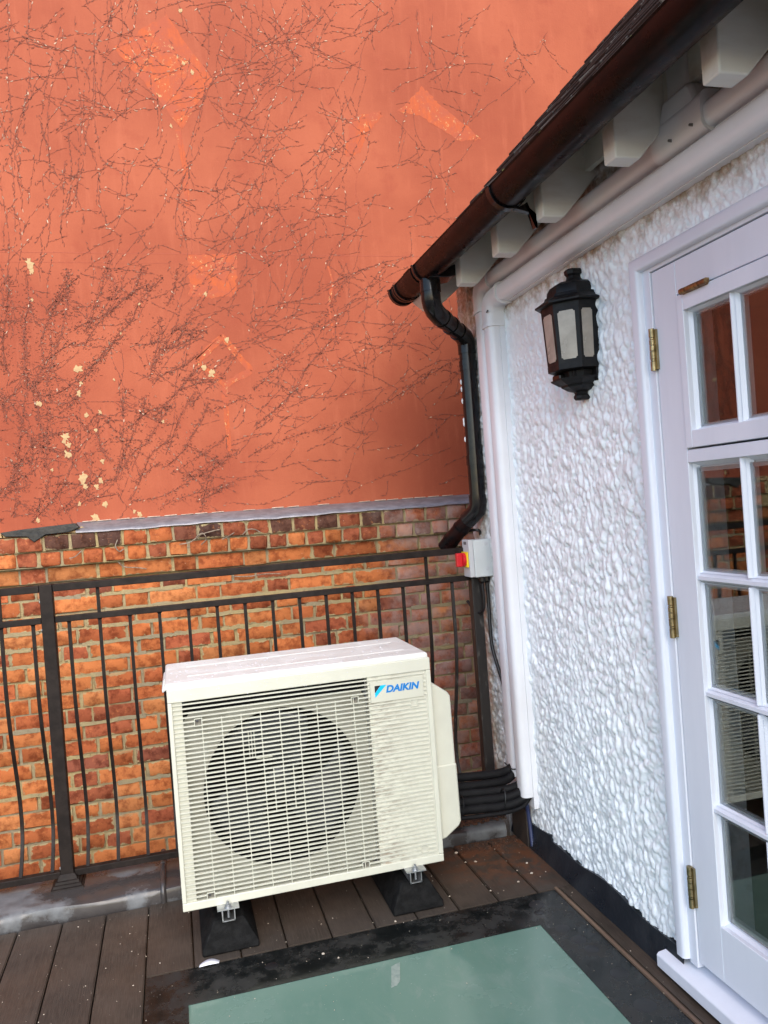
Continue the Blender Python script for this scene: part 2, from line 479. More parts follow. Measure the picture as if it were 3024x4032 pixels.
    t.principled(Base_Color=col, Roughness=t.mr(wet, 0, 1, 0.32, 0.55), Specular_IOR_Level=0.25)
    # right-hand blank panel of the grille, splashed with dirt
    t = NT('ac_dirty')
    p = t.pos(); s = t.sep(p)
    g = t.noise(t.scale(p, (1, 1, 3)), 26, 6, 0.7)
    m1 = t.math('MULTIPLY', t.mr(g, 0.40, 0.62), t.mr(s[0], 0.60, 0.76, 0.95, 0.2))
    col = t.mix(m1, (0.55,0.545,0.46), (0.28,0.25,0.20))
    m2 = t.math('MULTIPLY', t.mr(t.noise(t.scale(p, (1, 1, 3.5)), 30, 5, 0.6), 0.52, 0.66), t.math('MULTIPLY', t.mr(s[2], 0.18, 0.36, 0.7, 0), t.mr(s[0], 0.60, 0.72, 1, 0)))
    col = t.mix(m2, col, (0.28,0.14,0.08))
    t.principled(Base_Color=col, Roughness=0.5)
    # window glass
    t = NT('window_glass')
    t.principled(Base_Color=(0.86,0.90,0.88), Roughness=0.0, Transmission_Weight=1.0, IOR=1.62)
mat_special()

# ================================================================== SETTING
rng = random.Random(7)
g = box('ground', 'ground', None, -60, 60, -60, 60, -3.3, -3.2)
tag(g, kind='structure')

# ---- deck: joist bed and individual boards running towards the brick wall
deck = box('deck', 'old_timber', None, -3.2, 1.27, -3.0, 2.99, -0.16, -0.030)
tag(deck, kind='structure')
GL = dict(x0=-0.168, x1=1.192, y0=0.55, y1=2.522)
def board_mesh(name, length, width=0.1395):
    mb = MB().box(-width/2, width/2, -length/2, length/2, -0.012, 0.012)
    me = mb.mesh(name, (0, 0, 0))
    bm = bmesh.new(); bm.from_mesh(me)
    ed = [e for e in bm.edges if abs(e.verts[0].co.z-e.verts[1].co.z) < 1e-6 and e.verts[0].co.z > 0 and abs(e.verts[0].co.x-e.verts[1].co.x) < 1e-6]
    bmesh.ops.bevel(bm, geom=ed, offset=0.003, segments=2, affect='EDGES')
    bm.to_mesh(me); bm.free()
    me.materials.append(M('deck_board'))
    return me
long_board = board_mesh('board', 5.98)
short_board = board_mesh('board_short', 2.99-2.528)
back_board = board_mesh('board_back', 0.545+3.0)
for k in range(-18, 8):
    xc = -0.026 + 0.07225 + 0.1445*k
    if xc < -3.1: continue
    if xc - 0.07 < GL['x1'] and xc + 0.07 > GL['x0']:
        o = bpy.data.objects.new('board', short_board); link(o, deck, (xc, (2.99+2.528)/2, -0.012))
        o = bpy.data.objects.new('board', back_board); link(o, deck, (xc, (0.545-3.0)/2, -0.012))
    else:
        if xc > 1.13: continue
        o = bpy.data.objects.new('board', long_board); link(o, deck, (xc, -0.005, -0.012))
# narrow board between the rooflight and the wall
nb = board_mesh('board_narrow', 2.526+3.0, 0.066)
o = bpy.data.objects.new('board', nb); link(o, deck, (1.243, (2.526-3.0)/2, -0.012))
nb = board_mesh('board_corner', 2.99-2.528, 0.140)
o = bpy.data.objects.new('board', nb); link(o, deck, (1.2035, (2.99+2.528)/2, -0.012))
tr = MB().box(1.193, 1.203, 0.5, 2.53, -0.02, 0.004).build('edge_strip', 'chip_white', deck)
simple('timber_edge', (0.20,0.13,0.085), (0.12,0.075,0.05), sc=25, rough=0.7, stretch=(1,0.1,1))
tr.data.materials[0] = M('timber_edge')

# ---- rooflight set flush in the deck
rl = thing('rooflight', 'walk-on rooflight of frosted green glass with a black border, set in the deck', 'rooflight', (0.512, 1.55, -0.03))
MB().box(GL['x0'], GL['x1'], GL['y0'], GL['y1'], -0.030, -0.0035).build('glass_panel', 'frosted_green', rl, bevel=0.002)
bd = MB()
X0, X1, Y0, Y1 = GL['x0'], GL['x1'], GL['y0'], GL['y1']
ix0, ix1, iy0, iy1 = -0.048, 1.046, 0.70, 2.338
z0, z1 = -0.0034, -0.0016
bd.box(X0, X1, iy1, Y1, z0, z1).box(X0, X1, Y0, iy0, z0, z1).box(X0, ix0, iy0, iy1, z0, z1).box(ix1, X1, iy0, iy1, z0, z1)
bd.build('border', 'black_frit', rl)
for (x, y, r) in ((1.09, 2.455, 0.026), (1.075, 2.405, 0.016), (1.10, 2.29, 0.024), (1.115, 2.215, 0.024), (1.125, 2.155, 0.022), (0.665, 2.375, 0.02), (1.135, 2.02, 0.026), (0.20, 2.44, 0.02), (1.12, 1.87, 0.03)):
    MB().lathe([(0.0005, 0.0007), (r*0.8, 0.0006), (r, 0)], (x, y, z1), 20).build('screw_cap', 'logo_black', rl, smooth=True)
# strip of torn tape on the glass
tp = MB().prism([(0.540,2.300),(0.556,2.308),(0.570,2.312),(0.545,2.222),(0.530,2.205),(0.512,2.200)], 'z', -0.0034, -0.0026)
tag(tp.build('tape_strip', 'tape', None), 'short torn strip of clear grubby tape on the green glass', 'tape')

# ---- lead-covered ledge carrying the balustrade
simple('lead_dark', (0.05,0.045,0.045), rough=0.3)
led = MB()
prof = [(3.000,-0.03),(2.998,0.030),(3.003,0.044),(3.016,0.051),(3.06,0.0535),(3.30,0.060),(3.32,0.055),(3.325,-0.16),(3.05,-0.16)]
n = 90
xs = [-3.2 + (1.22+3.2)*i/n for i in range(n+1)]
vs = []; fs = []
for i, x in enumerate(xs):
    wob = 0.006*math.sin(x*9.0) + 0.004*math.sin(x*23+1)
    for j, (y, z) in enumerate(prof):
        k = 1 if j in (0, 1, 2, 3) else 0
        vs.append((x, y + wob*k, z + (0.003*math.sin(x*14+j) if 1 <= j <= 5 else 0)))
m_ = len(prof)
for i in range(n):
    for j in range(m_):
        fs.append((i*m_+j, i*m_+(j+1) % m_, (i+1)*m_+(j+1) % m_, (i+1)*m_+j))
led.add(vs, fs)
ledge = led.build('ledge', 'lead', None, smooth=True)
tag(ledge, kind='structure')
for x in (-0.118, -1.45, 0.93):
    mb = MB()
    pth = [(x, 2.994, 0.0), (x, 2.992, 0.030), (x, 3.003, 0.052), (x, 3.03, 0.060), (x, 3.15, 0.063), (x, 3.29, 0.066)]
    mb.tube(cr(pth, 4), 0.011, 10)
    mb.build('lead_roll', 'lead', ledge, smooth=True)

# ================================================================== BRICK WALL
bw = thing('brick_wall', 'weathered orange brick wall with corbelled top courses behind the black railing', 'wall', (0.4, 4.1, -3.2))
# mortar body (slightly uneven face)
mx0, mx1, mz0, mz1 = -3.6, 3.2, -3.2, 1.34
core = MB().box(mx0, mx1, 4.035, 4.35, mz0, mz1)
core.build('wall_core', 'mortar', bw)
nx, nz = 180, 110
vs = []; fs = []
for j in range(nz+1):
    for i in range(nx+1):
        x = -1.05 + 2.95*i/nx; z = -0.35 + 1.62*j/nz
        y = 4.0055 + 0.0025*math.sin(x*61+z*17)*math.sin(z*83+x*9) + rng.uniform(-0.0018, 0.0018)
        vs.append((x, y, z))
for j in range(nz):
    for i in range(nx):
        a = j*(nx+1)+i
        fs.append((a, a+1, a+nx+2, a+nx+1))
mj = MB().add(vs, fs)
mo = mj.build('mortar_joints', 'mortar', bw, smooth=True)

def brick_mesh(name, L, Hh, D, rough, bev, seed):
    r = random.Random(seed)
    bm = bmesh.new()
    bmesh.ops.create_cube(bm, size=1)
    for v in bm.verts: v.co = Vector((v.co.x*L, v.co.y*D, v.co.z*Hh))
    bmesh.ops.bevel(bm, geom=list(bm.edges), offset=bev, segments=1, affect='EDGES')
    for v in bm.verts:
        v.co.x += r.uniform(-rough, rough); v.co.z += r.uniform(-rough, rough)
        if v.co.y < 0: v.co.y += r.uniform(-rough, rough*0.6)
    me = bpy.data.meshes.new(name)
    bm.to_mesh(me); bm.free()
    me.materials.append(M('brick'))
    me.polygons.foreach_set('use_smooth', [True]*len(me.polygons))
    me.set_sharp_from_angle(angle=rad(50))
    return me
STR = [brick_mesh('brick_stretcher', 0.214, 0.0655, 0.06, 0.0020, 0.0030, 10+i) for i in range(7)]
HEA = [brick_mesh('brick_header', 0.103, 0.0655, 0.06, 0.0020, 0.0030, 30+i) for i in range(6)]
TOPB = [brick_mesh('brick_cap', 0.104, 0.068, 0.10, 0.0022, 0.0040, 50+i) for i in range(5)]
DOG = [brick_mesh('brick_worn', 0.086, 0.066, 0.10, 0.0045, 0.008, 70+i) for i in range(6)]
ORANGES = [(0.52,0.160,0.050), (0.48,0.140,0.044), (0.55,0.180,0.058), (0.44,0.125,0.042), (0.39,0.105,0.038), (0.56,0.205,0.070)]
BROWNS = [(0.33,0.092,0.042), (0.25,0.075,0.042), (0.38,0.100,0.044), (0.36,0.100,0.045)]
DARKS = [(0.12,0.055,0.038), (0.10,0.050,0.038), (0.20,0.068,0.040), (0.32,0.090,0.042)]
rest = MB()          # bricks behind the air conditioner and out of the frame
def visible_xz(x, z, Y=4.0):
    P = Vector((x, Y, z)) - Vector((0, 0, CAM_Z))
    px = 1512 + FPX*P.dot(r2)/P.dot(fw); py = 2016 - FPX*P.dot(u2)/P.dot(fw)
    if px < -40 or px > 1960: return False
    # hidden behind the outdoor unit
    if 720 < px < 1690 and py > 2740 - (px-658)*0.13 and py < 3330: return False
    if 1690 <= px < 1770 and py > 2860: return False
    return py < 3480
nb_ = 0
def lay(me_list, x, y, z, color, lay_len, hh=0.0655):
    global nb_
    if visible_xz(x, z, 4.0) and nb_ < 300:
        o = bpy.data.objects.new('brick', rng.choice(me_list))
        link(o, bw, (x, y, z))
        o.rotation_euler = (rng.uniform(-.012,.012), rng.uniform(-.010,.010), rng.uniform(-.010,.010))
        c = rng.uniform(0.74, 1.0)
        o.color = (color[0]*c, color[1]*c, color[2]*c, 1)
        nb_ += 1
    else:
        rest.box(x-lay_len/2, x+lay_len/2, y-0.03, y+0.03, z-hh/2, z+hh/2)
ztop = 1.345
# top cap course: dark headers, oversailing
x = -1.02
while x < 1.75:
    lay(TOPB, x+0.052, 3.982+rng.uniform(-.003,.003), ztop-0.036, rng.choice(DARKS*3+ORANGES[3:5]), 0.104, 0.068)
    x += 0.1155
x = -1.06
while x < 1.75:
    wd = rng.uniform(0.090, 0.099)
    lay(DOG, x+0.043, 3.992+rng.uniform(-.006,.004), ztop-0.110, rng.choice(ORANGES[:5]+BROWNS[:2]+DARKS[2:]), 0.086, 0.066)
    x += wd
for row in range(2, 22):
    zc = ztop - 0.0715 - 0.075*row + 0.036
    x = -1.25 + (0.17 if row % 2 else 0.0) + rng.uniform(-0.012, 0.012)
    hd = row % 3 == 0
    yy = 4.005 if row == 2 else 4.029
    while x < 1.75:
        L = 0.1025 if hd else 0.214
        pal = ORANGES*3 + BROWNS if row < 11 else ORANGES*2 + BROWNS
        lay(HEA if hd else STR, x+L/2, yy + rng.uniform(-.003,.003), zc+rng.uniform(-.002,.002), rng.choice(pal), L)
        x += L + rng.uniform(0.009, 0.014)
        hd = not hd if rng.random() > 0.10 else hd
for row in range(0, 22):     # courses further along the wall, out of the frame
    zc = ztop - 0.036 - 0.075*row
    x = -3.55
    while x < -1.3:
        rest.box(x, x+0.21, 3.99 if row < 2 else 4.0, 4.06, zc-0.032, zc+0.032); x += 0.222
ro = rest.build('brick_field', 'brick', bw)
ro.color = (0.44, 0.12, 0.045, 1)
tag(ro, kind='stuff')

# mortar bands smeared proud over the joints (repointing)
sm = MB()
for k in range(60):
    row = rng.choice([3,4,5,6,7,8,9,11,13,15])
    z = ztop - 0.0725 - 0.075*row - 0.001
    x = rng.uniform(-0.95, 1.2); L = rng.uniform(0.12, 0.42)
    pts = []
    nn = 10
    up = [(x + L*i/nn, z + 0.004 + rng.uniform(0, 0.009)) for i in range(nn+1)]
    dn = [(x + L*i/nn, z - 0.006 - rng.uniform(0, 0.006)) for i in range(nn, -1, -1)]
    y = (3.967 if row == 2 else 3.9955) + k*0.00004
    sm.prism(up+dn, 'y', y, y+0.006)
so = sm.build('mortar_smears', 'mortar', bw)
tag(so, kind='stuff')

mf = MB()      # bedding of the corbel courses
mf.box(-1.1, 1.9, 3.9385, 4.04, 1.2735, 1.3445).box(-1.1, 1.9, 3.9500, 4.04, 1.1995, 1.2730).box(-1.1, 1.9, 3.9805, 4.04, 1.1270, 1.1990)
mf.build('corbel_bedding', 'mortar', bw)
# lead flashing over the corbel, tucked under the render
fl = MB()
n = 120
vs = []
for i in range(n+1):
    x = -0.42 + 3.3*i/n
    w1 = 0.0012*math.sin(x*9) + 0.0008*math.sin(x*31+2) + rng.uniform(-.0006,.0006)
    vs += [(x, 4.004, 1.397), (x, 3.985, 1.388+w1*0.6), (x, 3.928+w1, 1.357+w1), (x, 3.922+w1*1.5, 1.346+w1*1.6), (x, 3.926+w1*1.5, 1.3455+w1*1.6), (x, 3.990, 1.383+w1*0.6)]
fs = []
for i in range(n):
    for j in range(6):
        fs.append((i*6+j, i*6+(j+1) % 6, (i+1)*6+(j+1) % 6, (i+1)*6+j))
fl.add(vs, fs)
fo = fl.build('lead_flashing', 'lead_flash', bw, smooth=True)
fo['label'] = 'grey lead flashing strip along the top of the brickwork'
bt = MB()
pts = [(-0.74,1.372),(-0.66,1.380),(-0.55,1.386),(-0.42,1.392),(-0.40,1.370),(-0.45,1.352),(-0.55,1.348),(-0.60,1.318),(-0.63,1.345),(-0.72,1.352)]
bt.prism([(a, b) for a, b in pts], 'y', 3.922, 3.995)
bt.build('bitumen_patch', 'bitumen', bw, bevel=0.004)
mt = MB()
for i in range(26):
    x = -1.0 + i*0.024 + rng.uniform(-.01,.01)
    h = rng.uniform(0.012, 0.03)
    mt.prism([(x,1.350),(x+0.03,1.349),(x+0.027,1.352+h*0.6),(x+0.012,1.350+h),(x-0.003,1.352+h*0.5)], 'y', 3.935+rng.uniform(0,0.02), 4.003)
mm = mt.build('mortar_fillet', 'flake_cream', bw)
# dead creeper stems on the corbel
for k, pts in enumerate((
    [(0.04,3.925,1.255),(0.09,3.915,1.262),(0.14,3.925,1.292),(0.19,3.915,1.305),(0.235,3.92,1.312)],
    [(0.12,3.92,1.285),(0.15,3.91,1.300),(0.165,3.92,1.270),(0.14,3.93,1.245)],
    [(0.00,3.96,1.232),(0.08,3.95,1.238),(0.16,3.955,1.246),(0.22,3.95,1.252)],
    [(-0.24,3.925,1.30),(-0.25,3.915,1.27),(-0.235,3.92,1.245),(-0.215,3.925,1.255)],
    [(-0.25,3.96,1.20),(-0.22,3.955,1.170),(-0.16,3.96,1.160),(-0.12,3.962,1.150)],
    [(0.34,3.92,1.278),(0.365,3.91,1.30),(0.40,3.92,1.298),(0.425,3.925,1.282)],
    [(-0.40,3.925,1.262),(-0.43,3.915,1.238),(-0.455,3.92,1.232)],
    [(0.28,3.985,1.075),(0.36,3.978,1.068),(0.44,3.982,1.072),(0.52,3.984,1.066)],
    [(0.24,3.93,1.262),(0.27,3.915,1.275),(0.30,3.925,1.290)])):
    ob = MB().tube(cr(pts, 5), [0.0026]*(len(cr(pts, 5))), 6).build('dead_stem', 'twig', bw, smooth=True)

# ================================================================== RENDERED WALL ABOVE
rw = thing('rendered_wall', 'tall terracotta painted render wall marked with dead creeper traces', 'wall', (0.4, 4.1, 1.36))
MB().box(-6.0, 6.5, 4.0, 4.35, 1.341, 6.5).build('render_face', 'terracotta', rw)
VINES = [
 (0.6, [(-0.548,3.838),(-0.55,3.699),(-0.571,3.515),(-0.567,3.322),(-0.583,3.15),(-0.58,2.978),(-0.587,2.817),(-0.601,2.677)]),
 (0.5, [(-0.453,3.847),(-0.468,3.684),(-0.471,3.522),(-0.501,3.38),(-0.551,3.237),(-0.581,3.107)]),
 (0.5, [(-0.325,3.729),(-0.385,3.528),(-0.42,3.396),(-0.441,3.243),(-0.417,3.157),(-0.418,3.07)]),
 (0.7, [(-0.254,3.789),(-0.268,3.591),(-0.259,3.428),(-0.267,3.252),(-0.287,3.108),(-0.309,2.954),(-0.355,2.876),(-0.367,2.723)]),
 (0.6, [(-0.164,3.808),(-0.184,3.597),(-0.206,3.376),(-0.241,3.253),(-0.267,3.098),(-0.321,2.932),(-0.358,2.844)]),
 (0.4, [(-0.046,3.841),(-0.104,3.769),(-0.174,3.664)]),
 (0.4, [(-0.55,3.817),(-0.527,3.711),(-0.452,3.653),(-0.342,3.629),(-0.305,3.577),(-0.35,3.52),(-0.403,3.494),(-0.504,3.476)]),
 (0.5, [(-0.603,3.48),(-0.545,3.463),(-0.453,3.491),(-0.342,3.488),(-0.259,3.504)]),
 (0.4, [(-0.41,3.396),(-0.352,3.345),(-0.287,3.251),(-0.282,3.185)]),
 (0.5, [(0.376,3.857),(0.358,3.695),(0.336,3.545),(0.301,3.372),(0.242,3.187),(0.209,3.027),(0.158,2.935),(0.137,2.799),(0.172,2.686)]),
 (0.5, [(0.495,3.867),(0.46,3.784),(0.407,3.676),(0.375,3.548),(0.316,3.43),(0.26,3.279),(0.204,3.118)]),
 (0.4, [(0.533,3.917),(0.611,3.878),(0.699,3.816),(0.762,3.716),(0.831,3.674)]),
 (0.6, [(0.851,3.946),(0.814,3.767),(0.72,3.619),(0.631,3.531),(0.513,3.338),(0.433,3.185),(0.38,3.079),(0.304,2.962)]),
 (0.6, [(0.948,3.955),(0.896,3.75),(0.859,3.582),(0.791,3.459),(0.722,3.338),(0.653,3.194),(0.587,3.087),(0.472,2.944),(0.372,2.827),(0.321,2.734)]),
 (0.6, [(1.253,3.923),(1.153,3.758),(1.102,3.574),(1.014,3.39),(0.933,3.278),(0.827,3.155),(0.701,3.056),(0.61,2.936),(0.541,2.784),(0.498,2.679)]),
 (0.5, [(0.074,3.426),(0.007,3.4),(-0.06,3.351),(-0.139,3.28),(-0.209,3.189)]),
 (0.5, [(0.037,3.223),(-0.06,3.062),(-0.091,2.928),(-0.143,2.793),(-0.21,2.737)]),
 (0.5, [(0.126,3.25),(0.085,3.135),(-0.024,2.974),(-0.073,2.884)]),
 (0.4, [(0.15,2.675),(0.054,2.707),(-0.002,2.684)]),
 (0.3, [(0.424,3.678),(0.509,3.592),(0.558,3.48),(0.577,3.423)]),
 (0.3, [(0.603,3.923),(0.63,3.821),(0.68,3.709),(0.684,3.604)]),
 (0.3, [(0.315,3.874),(0.441,3.908),(0.496,3.879)]),
 (0.3, [(-0.068,3.54),(-0.064,3.44),(0.012,3.467)]),
 (0.4, [(0.896,3.75),(1.07,3.799),(1.197,3.846),(1.26,3.839)]),
 (0.3, [(1.182,2.989),(1.054,2.937),(0.927,2.874),(0.841,2.86),(0.659,2.809)]),
 (0.4, [(0.85,3.144),(0.854,3.026),(0.853,2.861)]),
 (0.3, [(0.422,3.035),(0.512,3.015),(0.582,3.029),(0.631,3.054)]),
 (0.3, [(0.394,3.423),(0.41,3.333),(0.429,3.288)]),
 (0.3, [(-0.592,3.642),(-0.49,3.671),(-0.39,3.669)]),
 (0.3, [(0.246,3.392),(0.172,3.274)]),
 (0.4, [(1.121,2.843),(0.992,2.768),(0.913,2.696),(0.856,2.577)]),
 (0.3, [(0.249,2.824),(0.364,2.861),(0.482,2.921)]),
 (0.3, [(0.49,3.337),(0.591,3.296),(0.72,3.303),(0.829,3.332)]),
 (0.3, [(1.549,3.962),(1.523,3.787),(1.478,3.624)]),
 (0.3, [(1.8,3.959),(1.709,3.814),(1.715,3.715),(1.668,3.625)]),
 (0.3, [(1.877,3.727),(1.826,3.598),(1.748,3.456),(1.673,3.352)]),
 (0.2, [(2.009,3.838),(2.055,3.728),(2.13,3.618)]),
 (0.2, [(2.209,3.906),(2.141,3.76)]),
 (0.3, [(2.08,3.691),(1.933,3.568),(1.803,3.472),(1.716,3.392)]),
 (0.2, [(2.115,3.783),(2.241,3.947)]),
 (0.3, [(1.361,3.36),(1.326,3.237),(1.293,3.138)]),
 (0.2, [(1.576,3.298),(1.519,3.233),(1.416,3.241)]),
 (0.2, [(1.385,3.166),(1.471,3.121),(1.449,2.997),(1.325,2.896)]),
 (0.2, [(1.751,3.319),(1.647,3.189),(1.536,3.111),(1.401,3.045)]),
 (0.2, [(1.319,3.977),(1.327,3.918),(1.285,3.853)]),
 (0.2, [(1.46,3.978),(1.461,3.831),(1.493,3.736)]),
 (0.2, [(1.256,3.645),(1.345,3.652),(1.462,3.672)]),
 (0.2, [(1.633,3.524),(1.679,3.427),(1.686,3.353)]),
 (0.2, [(1.987,3.912),(2.033,3.802),(2.111,3.732)]),
 (0.2, [(1.271,2.846),(1.389,2.885),(1.462,2.825)]),
 (0.2, [(1.506,3.233),(1.475,3.17),(1.508,3.085)]),
 (0.9, [(-0.631,2.552),(-0.646,2.424),(-0.667,2.318),(-0.682,2.198),(-0.663,2.091)]),
 (0.9, [(-0.554,2.424),(-0.582,2.317),(-0.583,2.203),(-0.597,2.104),(-0.557,2.017)]),
 (1, [(-0.375,2.589),(-0.383,2.48),(-0.398,2.372),(-0.424,2.286),(-0.464,2.2),(-0.49,2.115),(-0.503,2.029)]),
 (1, [(-0.198,2.575),(-0.173,2.539),(-0.163,2.48),(-0.194,2.444)]),
 (0.8, [(-0.035,2.606),(-0.069,2.517),(-0.117,2.443)]),
 (1, [(0.054,2.547),(-0.022,2.48),(-0.07,2.414),(-0.103,2.34),(-0.164,2.282),(-0.211,2.21),(-0.27,2.153),(-0.328,2.111)]),
 (0.8, [(-0.168,2.414),(-0.255,2.356),(-0.326,2.328),(-0.369,2.3)]),
 (0.6, [(0.145,2.607),(0.091,2.465),(0.066,2.413)]),
 (0.8, [(0.025,2.354),(0.018,2.25),(-0.01,2.161),(-0.031,2.073)]),
 (0.5, [(0.24,2.412),(0.179,2.375),(0.136,2.293),(0.095,2.219)]),
 (0.7, [(0.219,2.126),(0.117,2.031),(0.038,1.944),(-0.039,1.866)]),
 (0.6, [(0.165,1.992),(0.092,1.883),(0.049,1.787),(0.013,1.7)]),
 (0.8, [(-0.155,2.018),(-0.175,1.93),(-0.173,1.872)]),
 (0.9, [(-0.059,1.985),(-0.086,1.905),(-0.119,1.832),(-0.152,1.768),(-0.211,1.639),(-0.208,1.58)]),
 (0.8, [(0.052,1.936),(-0.012,1.85),(-0.075,1.756),(-0.135,1.715),(-0.197,1.638)]),
 (0.7, [(-0.545,2.002),(-0.498,1.914),(-0.517,1.836),(-0.509,1.764)]),
 (0.7, [(-0.356,1.72),(-0.334,1.646),(-0.362,1.553),(-0.32,1.47)]),
 (0.9, [(-0.447,1.588),(-0.513,1.513),(-0.564,1.459),(-0.621,1.406)]),
 (0.7, [(-0.622,1.577),(-0.681,1.567),(-0.743,1.529)]),
 (0.7, [(-0.573,1.517),(-0.591,1.454),(-0.666,1.509)]),
 (0.5, [(0.304,1.768),(0.225,1.711),(0.141,1.663),(0.072,1.622),(0.013,1.596)]),
 (0.5, [(0.359,1.696),(0.233,1.612),(0.134,1.573),(0.051,1.526),(-0.067,1.482),(-0.173,1.482)]),
 (0.8, [(0.199,1.554),(0.17,1.466),(0.159,1.406)]),
 (0.5, [(-0.026,1.657),(-0.093,1.61),(-0.16,1.562)]),
 (0.4, [(-0.459,1.516),(-0.371,1.518)]),
 (0.9, [(-0.632,1.713),(-0.663,1.637),(-0.7,1.583),(-0.741,1.557)]),
 (0.9, [(-0.69,1.717),(-0.65,1.643),(-0.614,1.591)]),
 (0.8, [(-0.597,2.104),(-0.642,2.02),(-0.685,1.979),(-0.712,1.951)]),
 (0.8, [(-0.557,2.017),(-0.512,1.994),(-0.444,2.013),(-0.394,2.047),(-0.344,2.082),(-0.272,2.124)]),
 (0.8, [(-0.503,2.029),(-0.494,1.971),(-0.434,1.955),(-0.364,1.988)]),
 (0.7, [(-0.29,1.877),(-0.297,1.789),(-0.274,1.715),(-0.237,1.662)]),
 (0.6, [(-0.349,1.828),(-0.289,1.898),(-0.208,1.858)]),
 (0.6, [(-0.04,2.051),(0.034,2.086),(0.109,2.114),(0.201,2.172)]),
 (0.5, [(-0.119,2.223),(-0.041,2.229),(0.032,2.25),(0.123,2.308),(0.214,2.352)]),
 (0.5, [(-0.361,2.408),(-0.265,2.415),(-0.191,2.392)]),
 (0.5, [(-0.36,2.234),(-0.277,2.255),(-0.221,2.254)]),
 (0.5, [(-0.3,1.746),(-0.228,1.786),(-0.152,1.775)]),
 (0.5, [(-0.263,1.875),(-0.198,1.807),(-0.14,1.841)]),
 (0.5, [(0.439,1.96),(0.362,1.94),(0.277,1.905),(0.202,1.893)]),
 (0.4, [(0.28,1.852),(0.205,1.833),(0.132,1.836)]),
 (0.4, [(0.404,1.908),(0.392,1.847),(0.343,1.796)]),
 (0.4, [(0.897,2.675),(0.868,2.612),(0.83,2.526),(0.826,2.479)]),
 (0.4, [(0.974,2.629),(0.918,2.526),(0.867,2.494),(0.801,2.463),(0.721,2.44),(0.594,2.417),(0.486,2.399)]),
 (0.5, [(0.969,2.558),(0.931,2.486),(0.885,2.416),(0.849,2.361),(0.789,2.307),(0.738,2.253),(0.662,2.177),(0.579,2.102),(0.504,2.034),(0.456,1.998)]),
 (0.4, [(1.17,2.51),(1.099,2.455),(1.024,2.439),(0.957,2.408)]),
 (0.3, [(1.187,2.622),(1.097,2.526),(1.042,2.455)]),
 (0.3, [(1.045,2.605),(1.081,2.542),(1.101,2.478)]),
 (0.4, [(0.481,2.334),(0.596,2.333),(0.652,2.355),(0.795,2.377),(0.859,2.385)]),
 (0.4, [(0.475,2.25),(0.614,2.263),(0.694,2.293),(0.829,2.299),(0.925,2.309),(0.984,2.328),(1.155,2.311),(1.322,2.313)]),
 (0.3, [(0.472,2.219),(0.63,2.27),(0.734,2.308)]),
 (0.6, [(0.889,2.251),(0.803,2.166),(0.726,2.09),(0.672,1.998),(0.571,1.901),(0.49,1.843),(0.442,1.807)]),
 (0.3, [(0.912,2.235),(0.992,2.225),(1.105,2.2),(1.23,2.201),(1.353,2.162),(1.417,2.096)]),
 (0.3, [(1.268,2.148),(1.261,2.068),(1.189,1.998),(1.088,1.977),(0.955,1.957),(0.826,1.942),(0.699,1.943),(0.637,1.953)]),
 (0.5, [(1.549,2.126),(1.423,2.063),(1.325,2.009),(1.219,1.948),(1.132,1.903),(1.021,1.86),(0.912,1.809),(0.79,1.783),(0.693,1.764),(0.574,1.731),(0.479,1.698),(0.432,1.677)]),
 (0.3, [(1.052,2.264),(1.034,2.137),(1.026,2.026),(0.999,1.885)]),
 (0.3, [(1.059,1.819),(1.08,1.77),(1.019,1.725),(0.948,1.649),(0.908,1.549),(0.871,1.48),(0.843,1.427)]),
 (0.2, [(1.298,1.663),(1.186,1.628),(1.093,1.61)]),
 (0.3, [(0.425,1.586),(0.525,1.591),(0.627,1.612),(0.738,1.622),(0.897,1.613)]),
 (0.3, [(0.902,1.786),(0.988,1.75),(1.071,1.762)]),
 (0.3, [(0.579,2.102),(0.581,2.032),(0.608,1.977)]),
 (0.5, [(0.504,2.034),(0.572,2.017),(0.647,1.976),(0.672,1.998)]),
 (0.2, [(0.974,2.202),(1.029,2.074),(1.072,2.2)]),
 (0.2, [(1.186,2.182),(1.126,2.159),(1.048,2.097)]),
 (0.2, [(1.348,2.316),(1.385,2.243),(1.456,2.16)]),
 (0.2, [(0.913,2.25),(0.969,2.344),(0.956,2.392)]),
 (0.2, [(1.491,1.825),(1.426,1.77),(1.352,1.709)]),
 (0.2, [(0.774,2.104),(0.836,2.087),(0.881,2.047)]),
 (0.2, [(0.905,2.14),(0.933,2.092),(1.012,2.067)]),
]
dash = {k: MB() for k in ('vine_brown', 'vine_grey', 'flake_white')}
lines = MB()
def ribbon(P, wd):
    """thin raised residue line along a path on the wall, swelling and breaking"""
    seg = []
    def flush():
        if len(seg) < 2: return
        vs = []; fs = []
        for i, (p, n_, w_) in enumerate(seg):
            e = 0.35 if i in (0, len(seg)-1) else 1.0
            a = p + n_*w_*e*0.5; b = p - n_*w_*e*0.5
            vs += [(a.x, 4.0003, a.z), (p.x+n_.x*w_*e*0.3, 3.9988, p.z+n_.z*w_*e*0.3), (p.x-n_.x*w_*e*0.3, 3.9988, p.z-n_.z*w_*e*0.3), (b.x, 4.0003, b.z)]
        for i in range(len(seg)-1):
            for k in range(3): fs.append((i*4+k, i*4+k+1, (i+1)*4+k+1, (i+1)*4+k))
        lines.add(vs, fs)
    gap = 0
    for i in range(len(P)-1):
        d = P[i+1]-P[i]
        if d.length < 1e-6: continue
        d.normalize(); n_ = Vector((-d.z, 0, d.x))
        if gap > 0:
            gap -= 1; continue
        q = P[i] + n_*rng.gauss(0, 0.0012)
        seg.append((q, n_, wd*rng.uniform(0.55, 1.5)))
        if rng.random() < 0.12:
            flush(); seg = []; gap = rng.choice((0, 0, 1))
    flush()
